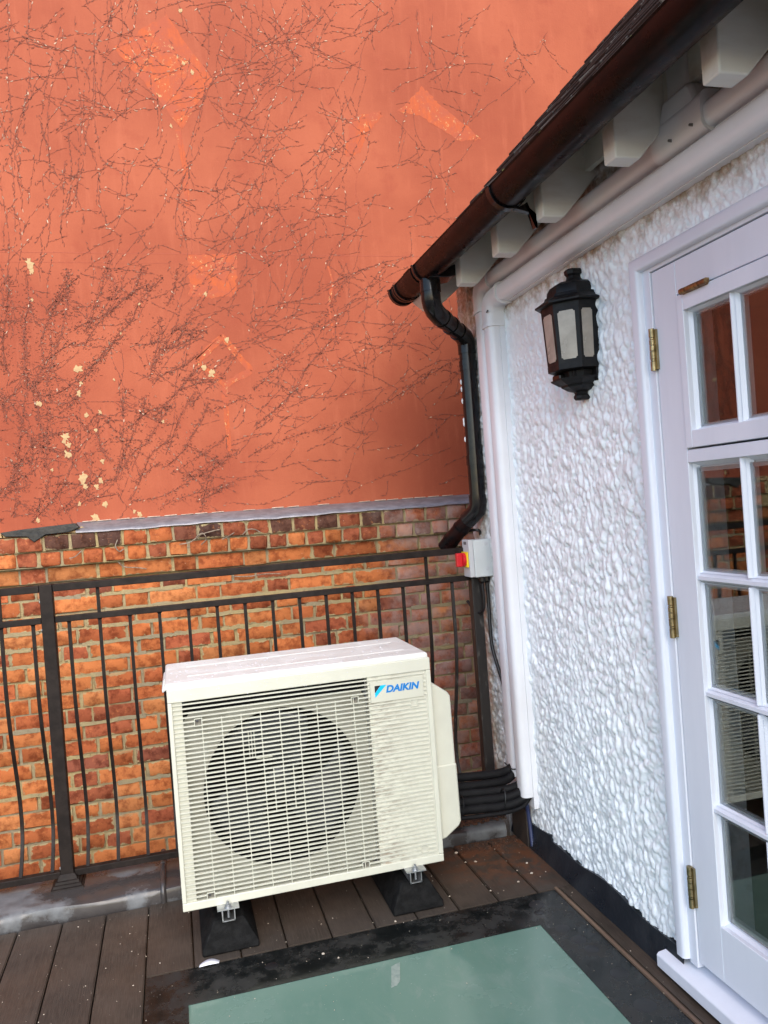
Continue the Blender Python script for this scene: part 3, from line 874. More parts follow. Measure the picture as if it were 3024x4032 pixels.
def add_dash(mb, x, z, ang, L, wd, th=0.0016):
    c, s = math.cos(ang), math.sin(ang)
    def P(a, b, y): return (x + a*c - b*s, y, z + a*s + b*c)
    yb = 4.0004; yt = 4.0 - th
    j = lambda: rng.uniform(0.75, 1.2)
    ring = [(-L/2*j(), 0), (-L/4, -wd/2*j()), (L/4, -wd/2*j()), (L/2*j(), 0), (L/4, wd/2*j()), (-L/4, wd/2*j())]
    vs = [P(a, b, yb) for a, b in ring] + [P(a*0.8, b*0.75, yt) for a, b in ring]
    fs = [(i, (i+1) % 6, 6+(i+1) % 6, 6+i) for i in range(6)] + [(6, 7, 8, 9, 10, 11)]
    mb.add(vs, fs)
def pick(z):
    r = rng.random()
    if z > 2.6: return 'vine_brown' if r < 0.80 else ('vine_grey' if r < 0.96 else 'flake_white')
    return 'vine_brown' if r < 0.90 else ('vine_grey' if r < 0.98 else 'flake_white')
def run(path, wgt, side=True):
    P = cr([(x, 0, z) for x, z in path], 8)
    ribbon(P, 0.0024 + 0.0020*wgt)
    if wgt > 0.5:
        for rep_ in range(2):
            o1 = rng.uniform(-0.010, 0.010)
            ribbon([q + Vector((o1 + rng.gauss(0, .002), 0, o1*0.4 + rng.gauss(0, .002))) for q in P], 0.0030)
    acc = 0; nxt = 0
    for a, b in zip(P[:-1], P[1:]):
        d = b-a; L = d.length
        if L < 1e-6: continue
        ang = math.atan2(d.z, d.x)
        while nxt < acc + L:
            t = (nxt-acc)/L
            p = a + d*t
            jit = 0.0025 + 0.004*wgt
            if rng.random() < 0.62:
                add_dash(dash[pick(p.z)], p.x+rng.gauss(0, jit), p.z+rng.gauss(0, jit), ang+rng.gauss(0, 0.22+0.5*wgt), rng.uniform(0.009, 0.022), rng.uniform(0.0030, 0.0056+0.0025*wgt))
            if wgt > 0.45:
                for q in range(int(rng.uniform(0.5, 1)*wgt*12)):
                    off = rng.gauss(0, 0.020*wgt)
                    add_dash(dash['vine_brown' if rng.random() < 0.93 else 'vine_grey'], p.x - off*math.sin(ang)+rng.gauss(0,.004), p.z + off*math.cos(ang)+rng.gauss(0,.004), rng.uniform(0, math.pi), rng.uniform(0.006, 0.016), rng.uniform(0.0018, 0.0036))
            if side and rng.random() < 0.062 + 0.03*(wgt > 0.5):
                sd = rng.choice((-1, 1)); a0 = ang + sd*rng.uniform(0.6, 1.4)
                q = [(p.x, p.z)]; Ls = rng.uniform(0.06, 0.26)
                cur = rng.uniform(-3, 3)
                for kk in range(5):
                    q.append((q[-1][0]+math.cos(a0)*Ls/5, q[-1][1]+math.sin(a0)*Ls/5)); a0 += cur*Ls/5 + rng.gauss(0, 0.15)
                run(q, 0.25, False)
            nxt += rng.uniform(0.012, 0.021)
        acc += L
for wgt, path in VINES:
    if min(p[1] for p in path) > 2.6 and wgt > 0.44: wgt = 0.44
    run(path, wgt)
def flow(x, z):
    """the creeper fanned up and to the right from its foot at the lower left"""
    a = math.atan2(z-0.9, x+0.75)
    return a
for k in range(620):        # finer runs between the stems
    x = rng.uniform(-0.80, 1.75); z = rng.uniform(1.43, 4.1)
    if rng.random() < 0.42*max(0.0, x-0.2) + (0.25 if z < 1.8 and x > 0.3 else 0): continue
    fan_ = rng.random() < 0.55
    a0 = flow(x, z) + rng.gauss(0, 0.22) if fan_ else rng.gauss(0.15, 0.45) + (math.pi if rng.random() < 0.5 else 0)
    q = [(x, z)]; Ls = rng.uniform(0.16, 0.5) if fan_ else rng.uniform(0.07, 0.26); cur = rng.uniform(-2.2, 2.2)
    for kk in range(6):
        q.append((q[-1][0]+math.cos(a0)*Ls/6, max(1.42, q[-1][1]+math.sin(a0)*Ls/6))); a0 += cur*Ls/6 + rng.gauss(0, 0.12)
    run(q, rng.uniform(0.05, 0.4) if z > 2.4 or x > 0.3 else rng.uniform(0.2, 0.75), rng.random() < 0.5)
lo_ = lines.build('creeper_lines', 'vine_line', rw)
tag(lo_, kind='stuff')
for nm, mb in dash.items():
    o = mb.build({'vine_brown': 'creeper_traces', 'vine_grey': 'bare_render_traces', 'flake_white': 'paint_flakes'}[nm], nm, rw)
    tag(o, kind='stuff')
# patches where the paint was made good
def patch(name, poly, mat='repair_paint', th=0.0005, rag=0.006, sub=12, parent=rw):
    pts = []
    for (a, b) in zip(poly, poly[1:]+poly[:1]):
        for k in range(sub):
            t = k/sub
            pts.append((a[0]+(b[0]-a[0])*t + rng.uniform(-rag, rag), a[1]+(b[1]-a[1])*t + rng.uniform(-rag, rag)))
    return MB().prism(pts, 'y', 4.0-th, 4.0005).build(name, mat, parent)
patch('repair_patch', [(-0.091,3.654),(0.163,3.832),(0.368,3.53),(0.205,3.282)])
patch('repair_patch', [(0.166,3.274),(0.194,3.276),(0.212,3.118),(0.213,2.902),(0.190,2.902),(0.186,3.118)], rag=0.002)
patch('repair_patch', [(0.182,2.662),(0.423,2.668),(0.401,2.464),(0.295,2.449),(0.178,2.461)], rag=0.007)
for a, b in (((0.318,2.26),(0.448,2.09)), ((0.448,2.09),(0.315,2.017)), ((0.315,2.017),(0.191,2.142)), ((0.191,2.142),(0.318,2.26))):
    d = Vector((b[0]-a[0], b[1]-a[1])).normalized(); nn = Vector((-d.y, d.x))*0.014
    patch('repair_patch', [(a[0]-nn.x, a[1]-nn.y), (b[0]-nn.x, b[1]-nn.y), (b[0]+nn.x, b[1]+nn.y), (a[0]+nn.x, a[1]+nn.y)], rag=0.006, sub=8, th=0.0003+rng.random()*0.0006)
patch('repair_patch', [(0.292,2.011),(0.329,2.009),(0.322,1.85),(0.322,1.691),(0.306,1.691),(0.300,1.85)], rag=0.002)
patch('repair_patch', [(1.315,3.431),(1.461,3.568),(1.551,3.482),(1.777,3.308),(1.655,3.289),(1.429,3.413)])
patch('repair_patch', [(1.057,3.386),(1.215,3.425),(1.23,3.40),(1.13,3.30),(1.099,3.202),(1.01,3.175)], rag=0.005)
patch('repair_patch', [(0.874,2.612),(0.892,2.534),(0.874,2.471),(0.862,2.408),(0.876,2.251),(0.886,2.251),(0.874,2.408),(0.889,2.471),(0.903,2.534),(0.884,2.612)], rag=0.001, sub=3)
FL = [((-0.362,2.119),.0269),((-0.353,2.05),.0115),((-0.367,2.003),.0154),((-0.34,1.9),.0138),((-0.278,1.909),.0138),((-0.442,1.797),.0269),((-0.438,1.717),.0231),((-0.376,1.598),.0269),((-0.298,1.585),.0169),((-0.32,1.558),.0138),((-0.284,1.676),.0138),((-0.304,1.826),.0115),((-0.338,1.413),.0269),((-0.285,1.468),.0192),((-0.545,1.959),.0154),((-0.54,2.616),.0269),((-0.533,2.577),.0169),((-0.54,2.445),.0092),((-0.204,2.063),.0077),((0.007,1.853),.0108),((-0.136,1.413),.0169),((-0.587,1.418),.0138),((-0.157,2.282),.0077),((0.339,2.244),.0169),((0.253,2.08),.0231),((0.218,2.111),.0169),((-0.062,2.421),.0077),((-0.51,1.649),.0092),((-0.401,1.483),.0115),((-0.156,1.429),.0108),((0.23,3.60),.012),((0.27,3.56),.014),((0.15,3.29),.012),((0.255,2.47),.012),((-0.43,1.76),.018),((-0.37,1.56),.016),((0.235,3.86),.014),((0.98,3.36),.006),((0.93,3.10),.006)]
for (c, r) in FL:
    pts = []
    for k in range(16):
        a = 2*math.pi*k/16
        rr = r*rng.uniform(0.35, 1.15)
        pts.append((c[0]+rr*math.cos(a)*0.8, c[1]+rr*math.sin(a)))
    MB().prism(pts, 'y', 3.9978, 4.0006).build('flaked_paint', 'flake_cream', rw)
# hairline cracks and the scored line
def crack(pts, r=0.0008):
    P = []
    for a, b in zip(pts[:-1], pts[1:]):
        for k in range(8):
            t = k/8
            P.append((a[0]+(b[0]-a[0])*t+rng.gauss(0,.004), 3.9996, a[1]+(b[1]-a[1])*t+rng.gauss(0,.004)))
    P.append((pts[-1][0], 3.9996, pts[-1][1]))
    MB().tube(P, r, 4).build('crack', 'crack_dark', rw)
crack([(0.163,3.83),(0.17,4.0)]); crack([(0.19,3.27),(0.203,2.9),(0.21,2.80),(0.20,2.67)]); crack([(0.31,1.95),(0.315,1.70),(0.30,1.55)])
crack([(1.03,3.17),(1.07,3.08),(1.05,2.98),(1.08,2.86)]); crack([(1.47,3.98),(1.47,3.61)]); crack([(0.88,2.25),(0.90,2.12),(0.92,2.02),(1.0,1.95),(1.1,1.97),(1.3,1.99)])
crack([(0.40,1.82),(0.55,1.86),(0.60,1.93),(0.72,1.94)]); crack([(0.40,1.50),(0.43,1.60),(0.55,1.68),(0.58,1.83)])
MB().box(-3, 1.6, 3.9993, 4.001, 2.6660, 2.6680).build('scored_line', 'crack_dark', rw)
MB().box(-3, 0.10, 3.9993, 4.001, 2.6200, 2.6212).build('scored_line', 'crack_dark', rw)
for i in range(26):     # silicone bead on top of the flashing
    x = -0.40 + i*0.075 + rng.uniform(-.006, .006)
    if rng.random() < 0.2: continue
    MB().prism([(x+0.002,1.394),(x+0.064,1.3945),(x+0.063,1.396+rng.uniform(.002,.005)),(x+0.004,1.396+rng.uniform(.001,.004))], 'y', 3.993, 4.001).build('sealant_bead', 'silicone', rw, bevel=0.0015, seg=1)

# ================================================================== WHITE HOUSE
WX = 1.29
house = thing('white_house', 'white roughcast house with glazed door, exposed rafter tails and tiled roof', 'house', (1.6, 1.5, -3.2))
# roughcast face, modelled blob by blob in a height field
def roughcast():
    st = 0.0034
    y0, y1, zz0, zz1 = 0.75, 3.28, 0.045, 2.34
    ny, nz = int((y1-y0)/st), int((zz1-zz0)/st)
    rs = np.random.RandomState(3)
    h = np.zeros((nz, ny), np.float32)
    # gentle undulation
    for k in range(14):
        fy, fz, ph = rs.uniform(2, 14), rs.uniform(2, 14), rs.uniform(0, 6.28)
        yy = np.arange(ny)*st; zz = np.arange(nz)*st
        h += 0.0006*np.sin(yy[None, :]*fy+zz[:, None]*fz+ph)
    N = int((y1-y0)*(zz1-zz0)*28000)
    cy = rs.randint(0, ny, N); cz = rs.randint(0, nz, N)
    rr = np.where(rs.rand(N) < 0.80, rs.uniform(0.9, 1.75, N), rs.gamma(2.4, 0.45, N) + 1.7)          # radius in cells
    el = rs.uniform(1.1, 2.2, N)
    tl = rs.uniform(-0.35, 0.35, N)
    amp = rs.uniform(0.45, 0.95, N)
    for i in range(N):
        r = min(rr[i], 3.6); e = el[i]
        if y0+cy[i]*st < 1.86 and zz0+cz[i]*st < 1.94: continue
        # crusty small grain near the corner and the door frame
        yw = y0+cy[i]*st
        if (yw < 1.98 or (yw > 2.45 and zz0+cz[i]*st > 1.7)) and r > 2.6:
            r *= 0.6; e = 1.0
        R = int(r*e)+2
        a0, a1 = max(0, cz[i]-R), min(nz, cz[i]+R+1); b0, b1 = max(0, cy[i]-R), min(ny, cy[i]+R+1)
        dz = (np.arange(a0, a1)-cz[i])[:, None].astype(np.float32); dy = (np.arange(b0, b1)-cy[i])[None, :].astype(np.float32)
        dyy = dy + dz*tl[i]
        # drip shape: fuller towards the bottom
        q = (dyy/(r*(1-0.25*np.clip(dz/(r*e), -1, 1))))**2 + (dz/(r*e))**2
        b = np.sqrt(np.clip(1-q, 0, 1))*r*st*amp[i]
        sub = h[a0:a1, b0:b1]
        np.maximum(sub, sub*0.45+b, out=sub)
    h += rs.normal(0, 0.00025, h.shape).astype(np.float32)
    # light smoothing
    k = (h[1:-1, 1:-1]*8 + h[:-2, 1:-1]+h[2:, 1:-1]+h[1:-1, :-2]+h[1:-1, 2:])/12
    h[1:-1, 1:-1] = k
    Yc = y0+np.arange(ny)*st; Zc = zz0+np.arange(nz)*st
    wob = 0.006*np.sin(Yc*30)+0.004*np.sin(Yc*71)
    V = np.zeros((nz, ny, 3), np.float32)
    V[:, :, 0] = WX - h; V[:, :, 1] = Yc[None, :]; V[:, :, 2] = Zc[:, None]
    idx = np.arange(nz*ny).reshape(nz, ny)
    q = np.stack([idx[:-1, :-1], idx[1:, :-1], idx[1:, 1:], idx[:-1, 1:]], -1)
    cyy = Yc[:-1][None, :]+0*Zc[:-1][:, None]; czz = Zc[:-1][:, None]+0*Yc[:-1][None, :]
    keep = ~((cyy < 1.885) & (czz < 1.965)) & (czz > 0.081+wob[:-1][None, :])
    F = q[keep]
    me = bpy.data.meshes.new('wall')
    me.vertices.add(nz*ny); me.vertices.foreach_set('co', V.reshape(-1))
    me.loops.add(F.size); me.loops.foreach_set('vertex_index', F.reshape(-1).astype(np.int32))
    me.polygons.add(len(F))
    me.polygons.foreach_set('loop_start', np.arange(0, F.size, 4, dtype=np.int32))
    me.polygons.foreach_set('use_smooth', np.ones(len(F), bool))
    me.update(calc_edges=True)
    me.validate()
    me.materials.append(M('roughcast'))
    o = bpy.data.objects.new('wall', me)
    link(o, house, (0, 0, 0))
    return o
roughcast()
body = MB()
body.box(WX+0.004, 1.50, 1.895, 3.276, -3.2, 2.42)      # front wall left of the door
body.box(WX+0.004, 1.50, 1.0, 1.895, 1.975, 2.42)       # over the door
body.box(WX+0.004, 1.50, -4.0, 1.0, -3.2, 2.42)         # front wall right of the door
body.box(WX+0.004, 1.50, 1.0, 1.895, -3.2, -0.02)
body.prism([(1.29,2.42),(1.29,-3.2),(6.6,-3.2),(6.6,2.42),(3.95,5.25)], 'y', 3.12, 3.277)
body.prism([(1.29,2.42),(1.29,-3.2),(6.6,-3.2),(6.6,2.42),(3.95,5.25)], 'y', -4.0, -3.85)
body.box(6.45, 6.6, -4.0, 3.27, -3.2, 2.42)
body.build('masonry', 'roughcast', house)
# dark room behind the glass
rm = MB()
rm.add([(1.50,-0.6,0.02),(4.2,-0.6,0.02),(4.2,3.1,0.02),(1.50,3.1,0.02)], [(0,1,2,3)])
rm.build('room_floor', 'room_floor', house)
rm = MB()
a = [(1.50,-0.6,0),(4.2,-0.6,0),(4.2,3.1,0),(1.50,3.1,0)]
rm.add([(x,y,0.0) for x,y,_ in a]+[(x,y,2.4) for x,y,_ in a], [(0,1,5,4),(1,2,6,5),(2,3,7,6),(4,5,6,7)])
rm.build('room', 'room_dark', house)

# ---- roof
RS = 1.075                      # rise per metre of run
def roof_z(x): return 2.53 + RS*(x-1.24)
pitch = math.atan(RS)
roof = MB()
e0, e1 = 1.05, 3.95
th = 0.05
roof.prism([(e0, roof_z(e0)-0.030), (e1, roof_z(e1)-0.030), (2*e1-e0, roof_z(e0)-0.030), (2*e1-e0, roof_z(e0)-0.030-th), (e1, roof_z(e1)-0.030-th-0.02), (e0, roof_z(e0)-0.030-th)], 'y', -4.1, 3.235)
ro = roof.build('roof', 'old_timber', house)
tile = MB().box(-0.0815, 0.0815, 0, 0.205, 0, 0.013)
tme = tile.mesh('tile', (0,0,0))
bm = bmesh.new(); bm.from_mesh(tme)
bmesh.ops.bevel(bm, geom=[e for e in bm.edges], offset=0.003, segments=1, affect='EDGES')
bm.to_mesh(tme); bm.free()
tme.materials.append(M('slate_brown'))
tiles = 0
for row in range(0, 17):
    s = row*0.100
    X = 1.035 + s*math.cos(pitch); Z = roof_z(X) - 0.022
    y = 3.255 - 0.0815 - (0.0825 if row % 2 else 0)
    cnt = 0
    while y > (1.0 if row < 5 else 1.9) and tiles < 300:
        o = bpy.data.objects.new('tile', tme)
        link(o, ro, (X + rng.uniform(-.004,.004), y, Z + rng.uniform(-.002,.003)))
        # local y runs up the slope (+X), local x runs along Y
        m3 = Matrix(((0, math.cos(pitch-0.10), -math.sin(pitch-0.10)), (-1, 0, 0), (0, math.sin(pitch-0.10), math.cos(pitch-0.10)))).to_3x3()
        m3 = m3 @ Matrix.Rotation(rng.uniform(-.02,.02), 3, 'Z')
        o.rotation_euler = m3.to_euler()
        y -= 0.1655; tiles += 1
    # half tile at the verge on odd rows
    if row % 2:
        o = bpy.data.objects.new('tile', tme)
        link(o, ro, (X, 3.255-0.041, Z+0.001)); o.scale = (0.5, 1, 1)
        m3 = Matrix(((0, math.cos(pitch-0.10), -math.sin(pitch-0.10)), (-1, 0, 0), (0, math.sin(pitch-0.10), math.cos(pitch-0.10)))).to_3x3()
        o.rotation_euler = m3.to_euler()
ms = MB()
for k in range(420):
    y = rng.uniform(0.9, 3.2); s = rng.choice((0.0, 0.0, 0.1, 0.1, 0.2, 0.3)) + rng.gauss(0.004, 0.006)
    X = 1.035+s*math.cos(pitch); Z = roof_z(X) - 0.010 + rng.uniform(-0.004, 0.004)
    r = rng.uniform(0.004, 0.011)
    ms.lathe([(r*0.2, -r*0.4), (r, -r*0.1), (r*0.8, r*0.5), (r*0.2, r*0.8)], (X, y, Z), 6)
mo = ms.build('moss', 'moss', ro, smooth=True)
tag(mo, kind='stuff')

# ---- rafter tails
rpoly = [(1.100,2.165),(1.168,2.165),(1.30,2.306),(1.30,2.50),(1.215,roof_z(1.215)-0.083),(1.100,roof_z(1.100)-0.083)]
for yc in (0.95, 1.349, 1.725, 2.110, 2.433, 2.775):
    MB().prism(rpoly, 'y', yc-0.027, yc+0.027).build('rafter', 'rafter_paint', house, bevel=0.005, seg=2)
bg_ = MB().prism([(1.060,2.215),(1.125,2.165),(1.30,2.306),(1.30,2.56),(1.060,roof_z(1.060)-0.083)], 'y', 3.04, 3.22)
bg_.build('verge_board', 'rafter_paint', house, bevel=0.004)
box('fascia_board', 'rafter_paint', house, 1.245, 1.262, -3.9, 3.04, 2.30, 2.44)

# ---- black membrane upstand
n = 70
vs = []
for i in range(n+1):
    y = 1.905 + (3.03-1.905)*i/n
    tz = 0.086 + 0.010*math.sin(y*6.1) + 0.006*math.sin(y*17) + (0.02 if y > 2.7 else 0)
    b = 0.004*math.sin(y*9)
    vs += [(1.256, y, 0.001), (1.260+b*0.3, y, 0.020), (1.268+b*0.5, y, 0.045), (1.274, y, tz), (1.300, y, tz-0.004), (1.300, y, 0.001)]
fs = []
for i in range(n):
    for j in range(6):
        fs.append((i*6+j, i*6+(j+1) % 6, (i+1)*6+(j+1) % 6, (i+1)*6+j))
up = MB().add(vs, fs).build('upstand', 'membrane', house, smooth=True)
up['label'] = 'black membrane skirting at the foot of the roughcast'

# ---- door frame, door and fanlight
fr = MB()
fr.box(1.272, 1.40, 1.847, 1.880, 0.075, 1.962).box(1.272, 1.40, 1.00, 1.847, 1.933, 1.962)
fr.build('door_frame', 'white_joinery', house, bevel=0.002)
def quarter(n=6, r=0.04, d=0.032):
    return [(r*(1-math.cos(a)), d*math.sin(a)) for a in [math.pi/2*i/n for i in range(n+1)]]
ar = MB()          # rounded outer moulding, upright and head mitred
prof = [(0.0, 0.0)] + [(0.002+0.010*(1-math.cos(a)), 0.022+0.012*math.sin(a)) for a in [math.pi/2*i/4 for i in range(5)]] + [(0.030, 0.034)] + [(0.030+0.011*math.sin(a), 0.022+0.012*math.cos(a)) for a in [math.pi/2*i/4 for i in range(1, 5)]] + [(0.042, 0.0)]
n = len(prof)
vs = [(1.287-d, 1.920-t, 0.085) for t, d in prof] + [(1.287-d, 1.920-t, 1.984-t) for t, d in prof] + [(1.287-d, 1.0, 1.984-t) for t, d in prof]
fs = []
for s_ in range(2):
    for i in range(n):
        fs.append((s_*n+i, s_*n+(i+1) % n, (s_+1)*n+(i+1) % n, (s_+1)*n+i))
fs += [tuple(range(n)), tuple(range(2*n, 3*n))[::-1]]
ar.add(vs, fs).build('architrave', 'white_joinery', house, smooth=True, angle=30)
sl = MB().prism([(1.238,0.012),(1.238,0.046),(1.245,0.052),(1.45,0.078),(1.45,0.012)], 'y', 0.9, 1.990)
sl.build('sill', 'white_joinery', house, bevel=0.003)

DX = 1.276
def frame_strip(mb, y0, y1, z0, z1, d=0.045, x=DX):
    mb.box(x, x+d, y0, y1, z0, z1)
door = MB()
frame_strip(door, 1.7452, 1.8445, 0.092, 1.9305)
frame_strip(door, 1.090, 1.200, 0.092, 1.9305)
frame_strip(door, 1.200, 1.7452, 0.092, 0.237)
frame_strip(door, 1.200, 1.7452, 1.420, 1.4525)
frame_strip(door, 1.200, 1.7452, 1.8455, 1.9305)
do = door.build('door', 'white_joinery', house, bevel=0.0022)
def bar(mb, y0, y1, z0, z1, x0=DX+0.004, x1=DX+0.04, c=0.007):
    """glazing bar with chamfered edges"""
    if y1-y0 > z1-z0:
        mb.prism([(x0, z0+c), (x0, z1-c), (x0+0.012, z1), (x1, z1), (x1, z0), (x0+0.012, z0)], 'y', y0, y1)
    else:
        mb.prism([(x0, y0+c), (x0, y1-c), (x0+0.012, y1), (x1, y1), (x1, y0), (x0+0.012, y0)], 'z', z0, z1)
def bead(parent, y0, y1, z0, z1, x0, w=0.013, d=0.020):
    """chamfered bead around a glazed opening"""
    o_ = [(y0, z0), (y1, z0), (y1, z1), (y0, z1)]
    i_ = [(y0+w, z0+w), (y1-w, z0+w), (y1-w, z1-w), (y0+w, z1-w)]
    vs = [(x0, *p) for p in o_] + [(x0+0.002, y0+0.004*sy, z0+0) if 0 else (x0+d, *p) for p, sy in zip(i_, (1,1,1,1))]
    fs = [(k, (k+1) % 4, 4+(k+1) % 4, 4+k) for k in range(4)]
    vs += [(x0+d+0.006, *p) for p in o_]
    fs += [(8+k, 4+k, 4+(k+1) % 4, 8+(k+1) % 4) for k in range(4)]
    return MB().add(vs, fs).build('bead', 'white_joinery', parent)
rows = [(1.128, 1.420), (0.832, 1.128), (0.534, 0.832), (0.237, 0.534)]
cols = [(1.7452, 1.5615), (1.5615, 1.3835), (1.3835, 1.200)]
for zb in (1.128, 0.832, 0.534):
    mb = MB(); bar(mb, 1.2005, 1.7447, zb-0.0115, zb+0.0115); mb.build('glazing_bar', 'white_joinery', do)
for yb in (1.5615, 1.3835):
    mb = MB()
    zs = [1.4195, 1.128, 0.832, 0.534, 0.2375]
    for a_, b_ in zip(zs[1:], zs[:-1]):
        bar(mb, yb-0.0085, yb+0.0085, a_+(0.011 if a_ > 0.3 else 0), b_-(0.011 if b_ < 1.4 else 0), x0=DX+0.0045)
    mb.build('glazing_bar', 'white_joinery', do)
simple('spacer', (0.45,0.46,0.46), rough=0.45)
def pane(parent, ya, yb, za, zb, tilt=0.0):
    y0, y1 = min(ya, yb), max(ya, yb)
    ob = MB().box(DX+0.020, DX+0.026, y0+0.004, y1-0.004, za+0.004, zb-0.004).build('pane', 'window_glass', parent)
    ob.rotation_euler = (0, tilt*0.6, tilt)
    mb = MB()
    for (a, b, c, d) in ((y0, y0+0.014, za, zb), (y1-0.014, y1, za, zb), (y0, y1, za, za+0.014), (y0, y1, zb-0.014, zb)):
        mb.box(DX+0.028, DX+0.040, a, b, c, d)
    mb.build('spacer', 'spacer', parent)
for i, (z0, z1) in enumerate(rows):
    for j, (ya, yb) in enumerate(cols):
        pane(do, ya-(0.008 if j else 0), yb+(0.008 if j < 2 else 0), z0+0.010, z1-0.010, rng.uniform(-0.004, 0.004))
        bead(do, min(ya, yb)+(0.0 if j == 2 else 0.0085), max(ya, yb)-(0.0 if j == 0 else 0.0085), z0+(0.0115 if i < 3 else 0), z1-(0.0115 if i else 0), DX+0.0125)
# fanlight: top-hung sash
fan = MB()
frame_strip(fan, 1.7175, 1.7572-0.0145, 1.4570, 1.8420, x=DX-0.004)
frame_strip(fan, 1.200, 1.224, 1.4570, 1.8420, x=DX-0.004)
frame_strip(fan, 1.224, 1.7175, 1.4570, 1.500, x=DX-0.004)
frame_strip(fan, 1.224, 1.7175, 1.800, 1.8420, x=DX-0.004)
fo_ = fan.build('fanlight', 'white_joinery', house, bevel=0.002)
fc = [(1.7175, 1.5565), (1.5565, 1.392), (1.392, 1.224)]
for yb in (1.5565, 1.392):
    mb = MB(); bar(mb, yb-0.0085, yb+0.0085, 1.5005, 1.7995); mb.build('glazing_bar', 'white_joinery', fo_)
for j, (ya, yb) in enumerate(fc):
    pane(fo_, ya-(0.008 if j else 0), yb+(0.008 if j < 2 else 0), 1.500, 1.800, rng.uniform(-0.004, 0.004))
    bead(fo_, min(ya, yb)+(0.0 if j == 2 else 0.0085), max(ya, yb)-(0.0 if j == 0 else 0.0085), 1.500, 1.800, DX+0.010)
def hinge(parent, p, length, axis, mat='brass'):
    mb = MB()
    segs = [(0, .22), (.235, .27), (.285, .46), (.475, .60), (.615, .73), (.745, .78), (.795, 1.0)]
    for a, b in segs:
        rr = 0.0075 if b-a > 0.06 else 0.0068
        if axis == 'z': mb.tube([(p[0], p[1], p[2]+a*length), (p[0], p[1], p[2]+b*length)], rr, 14)
        else: mb.tube([(p[0], p[1]-a*length, p[2]), (p[0], p[1]-b*length, p[2])], rr, 14)
    if axis == 'z': mb.box(p[0]+0.003, p[0]+0.010, p[1]-0.012, p[1]+0.006, p[2]+0.003, p[2]+length-0.003)
    else: mb.box(p[0]+0.003, p[0]+0.010, p[1]-length+0.003, p[1]-0.003, p[2]-0.008, p[2]+0.008)
    mb.build('hinge', mat, parent, smooth=True)
for z in (1.672, 0.962, 0.240): hinge(do, (1.2655, 1.8455, z), 0.111, 'z')
hinge(fo_, (1.2655, 1.713, 1.8445), 0.098, 'y', 'brass_rusty')

# ================================================================== GUTTER
GX, GZ, GR = 1.016, 2.262, 0.056
gut = thing('gutter', 'dark brown half-round gutter along the eaves above the door', 'gutter', (GX, 2.0, GZ))
def half(R, n=18):
    return [(GX+R*math.cos(math.pi+math.pi*i/n), GZ+R*math.sin(math.pi+math.pi*i/n)) for i in range(n+1)]
def shell(mb, R, t, ya, yb, drop=0.0):
    p = [(GX-R-0.004, GZ+0.004)] + half(R) + [(GX+R+0.004, GZ+0.004)]
    q = [(GX-R+t, GZ+0.004)] + half(R-t) + [(GX+R-t, GZ+0.004)]
    mb.prism(p + q[::-1], 'y', ya, yb)
mb = MB(); shell(mb, GR, 0.0028, -4.0, 3.205)
mb.build('channel', 'gutter_plastic', gut, smooth=True)
mb = MB(); mb.prism(half(GR+0.002)+[(GX+GR, GZ+0.006), (GX-GR, GZ+0.006)], 'y', 3.200, 3.206)
mb.build('end_stop', 'gutter_plastic', gut)
for y0, y1, rr in ((3.196, 3.216, 0.0055), (3.120, 3.134, 0.0065), (3.150, 3.160, 0.004), (2.862, 2.878, 0.0070), (2.905, 2.985, 0.0035)):
    mb = MB(); shell(mb, GR+rr, 0.004, y0, y1)
    mb.build('union_rim', 'plastic_black' if rr > 0.0036 else 'gutter_plastic', gut, smooth=True)
for y in (2.135, 1.05):
    mb = MB(); shell(mb, GR+0.006, 0.004, y-0.012, y+0.012)
    mb.prism([(GX+0.02,GZ-0.060),(GX+0.086,GZ-0.075),(GX+0.086,GZ-0.115),(GX+0.080,GZ-0.115),(GX+0.070,GZ-0.070),(GX+0.058,GZ-0.04),(GX+0.058,GZ+0.0),(GX+0.086,GZ+0.0),(GX+0.086,GZ-0.04)][:6]+[(GX+0.050,GZ-0.045)], 'y', y-0.010, y+0.010)
    mb.build('bracket', 'plastic_black', gut, smooth=True)
mb = MB()
mb.prism([(GX-0.02,GZ-0.057),(GX+0.05,GZ-0.060),(GX+0.088,GZ-0.052),(GX+0.088,GZ-0.01),(GX+0.05,GZ-0.02)], 'y', 2.80, 2.90)
mb.build('bracket', 'plastic_black', gut, bevel=0.004)

# ================================================================== DOWNPIPE
dp = thing('downpipe', 'glossy black rainwater downpipe with swan-neck beside the white corner', 'downpipe', (1.25, 3.12, 1.3))
PR = 0.034
TOPX, TOPY = 1.022, 2.872
BX, BY = 1.250, 3.115
MB().tube([(TOPX, TOPY, 2.235), (TOPX, TOPY, 2.165)], 0.040, 24).build('outlet', 'plastic_black', dp, smooth=True)
MB().tube([(TOPX, TOPY, 2.165), (TOPX, TOPY, 2.135), (TOPX+0.004, TOPY+0.004, 2.118), (TOPX+0.016, TOPY+0.017, 2.100), (TOPX+0.05, TOPY+0.053, 2.084)], 0.0375, 24).build('elbow', 'plastic_black', dp, smooth=True)
MB().tube([(TOPX+0.03, TOPY+0.032, 2.092), (BX-0.03, BY-0.032, 2.048)], PR, 24).build('offset_pipe', 'plastic_black', dp, smooth=True)
for f0, f1 in ((0.20, 0.30), (0.52, 0.60)):
    a_ = Vector((TOPX+0.03, TOPY+0.032, 2.092)); b_ = Vector((BX-0.03, BY-0.032, 2.048))
    MB().tube([a_.lerp(b_, f0), a_.lerp(b_, f1)], PR+0.0035, 24).build('collar', 'plastic_black', dp, smooth=True)
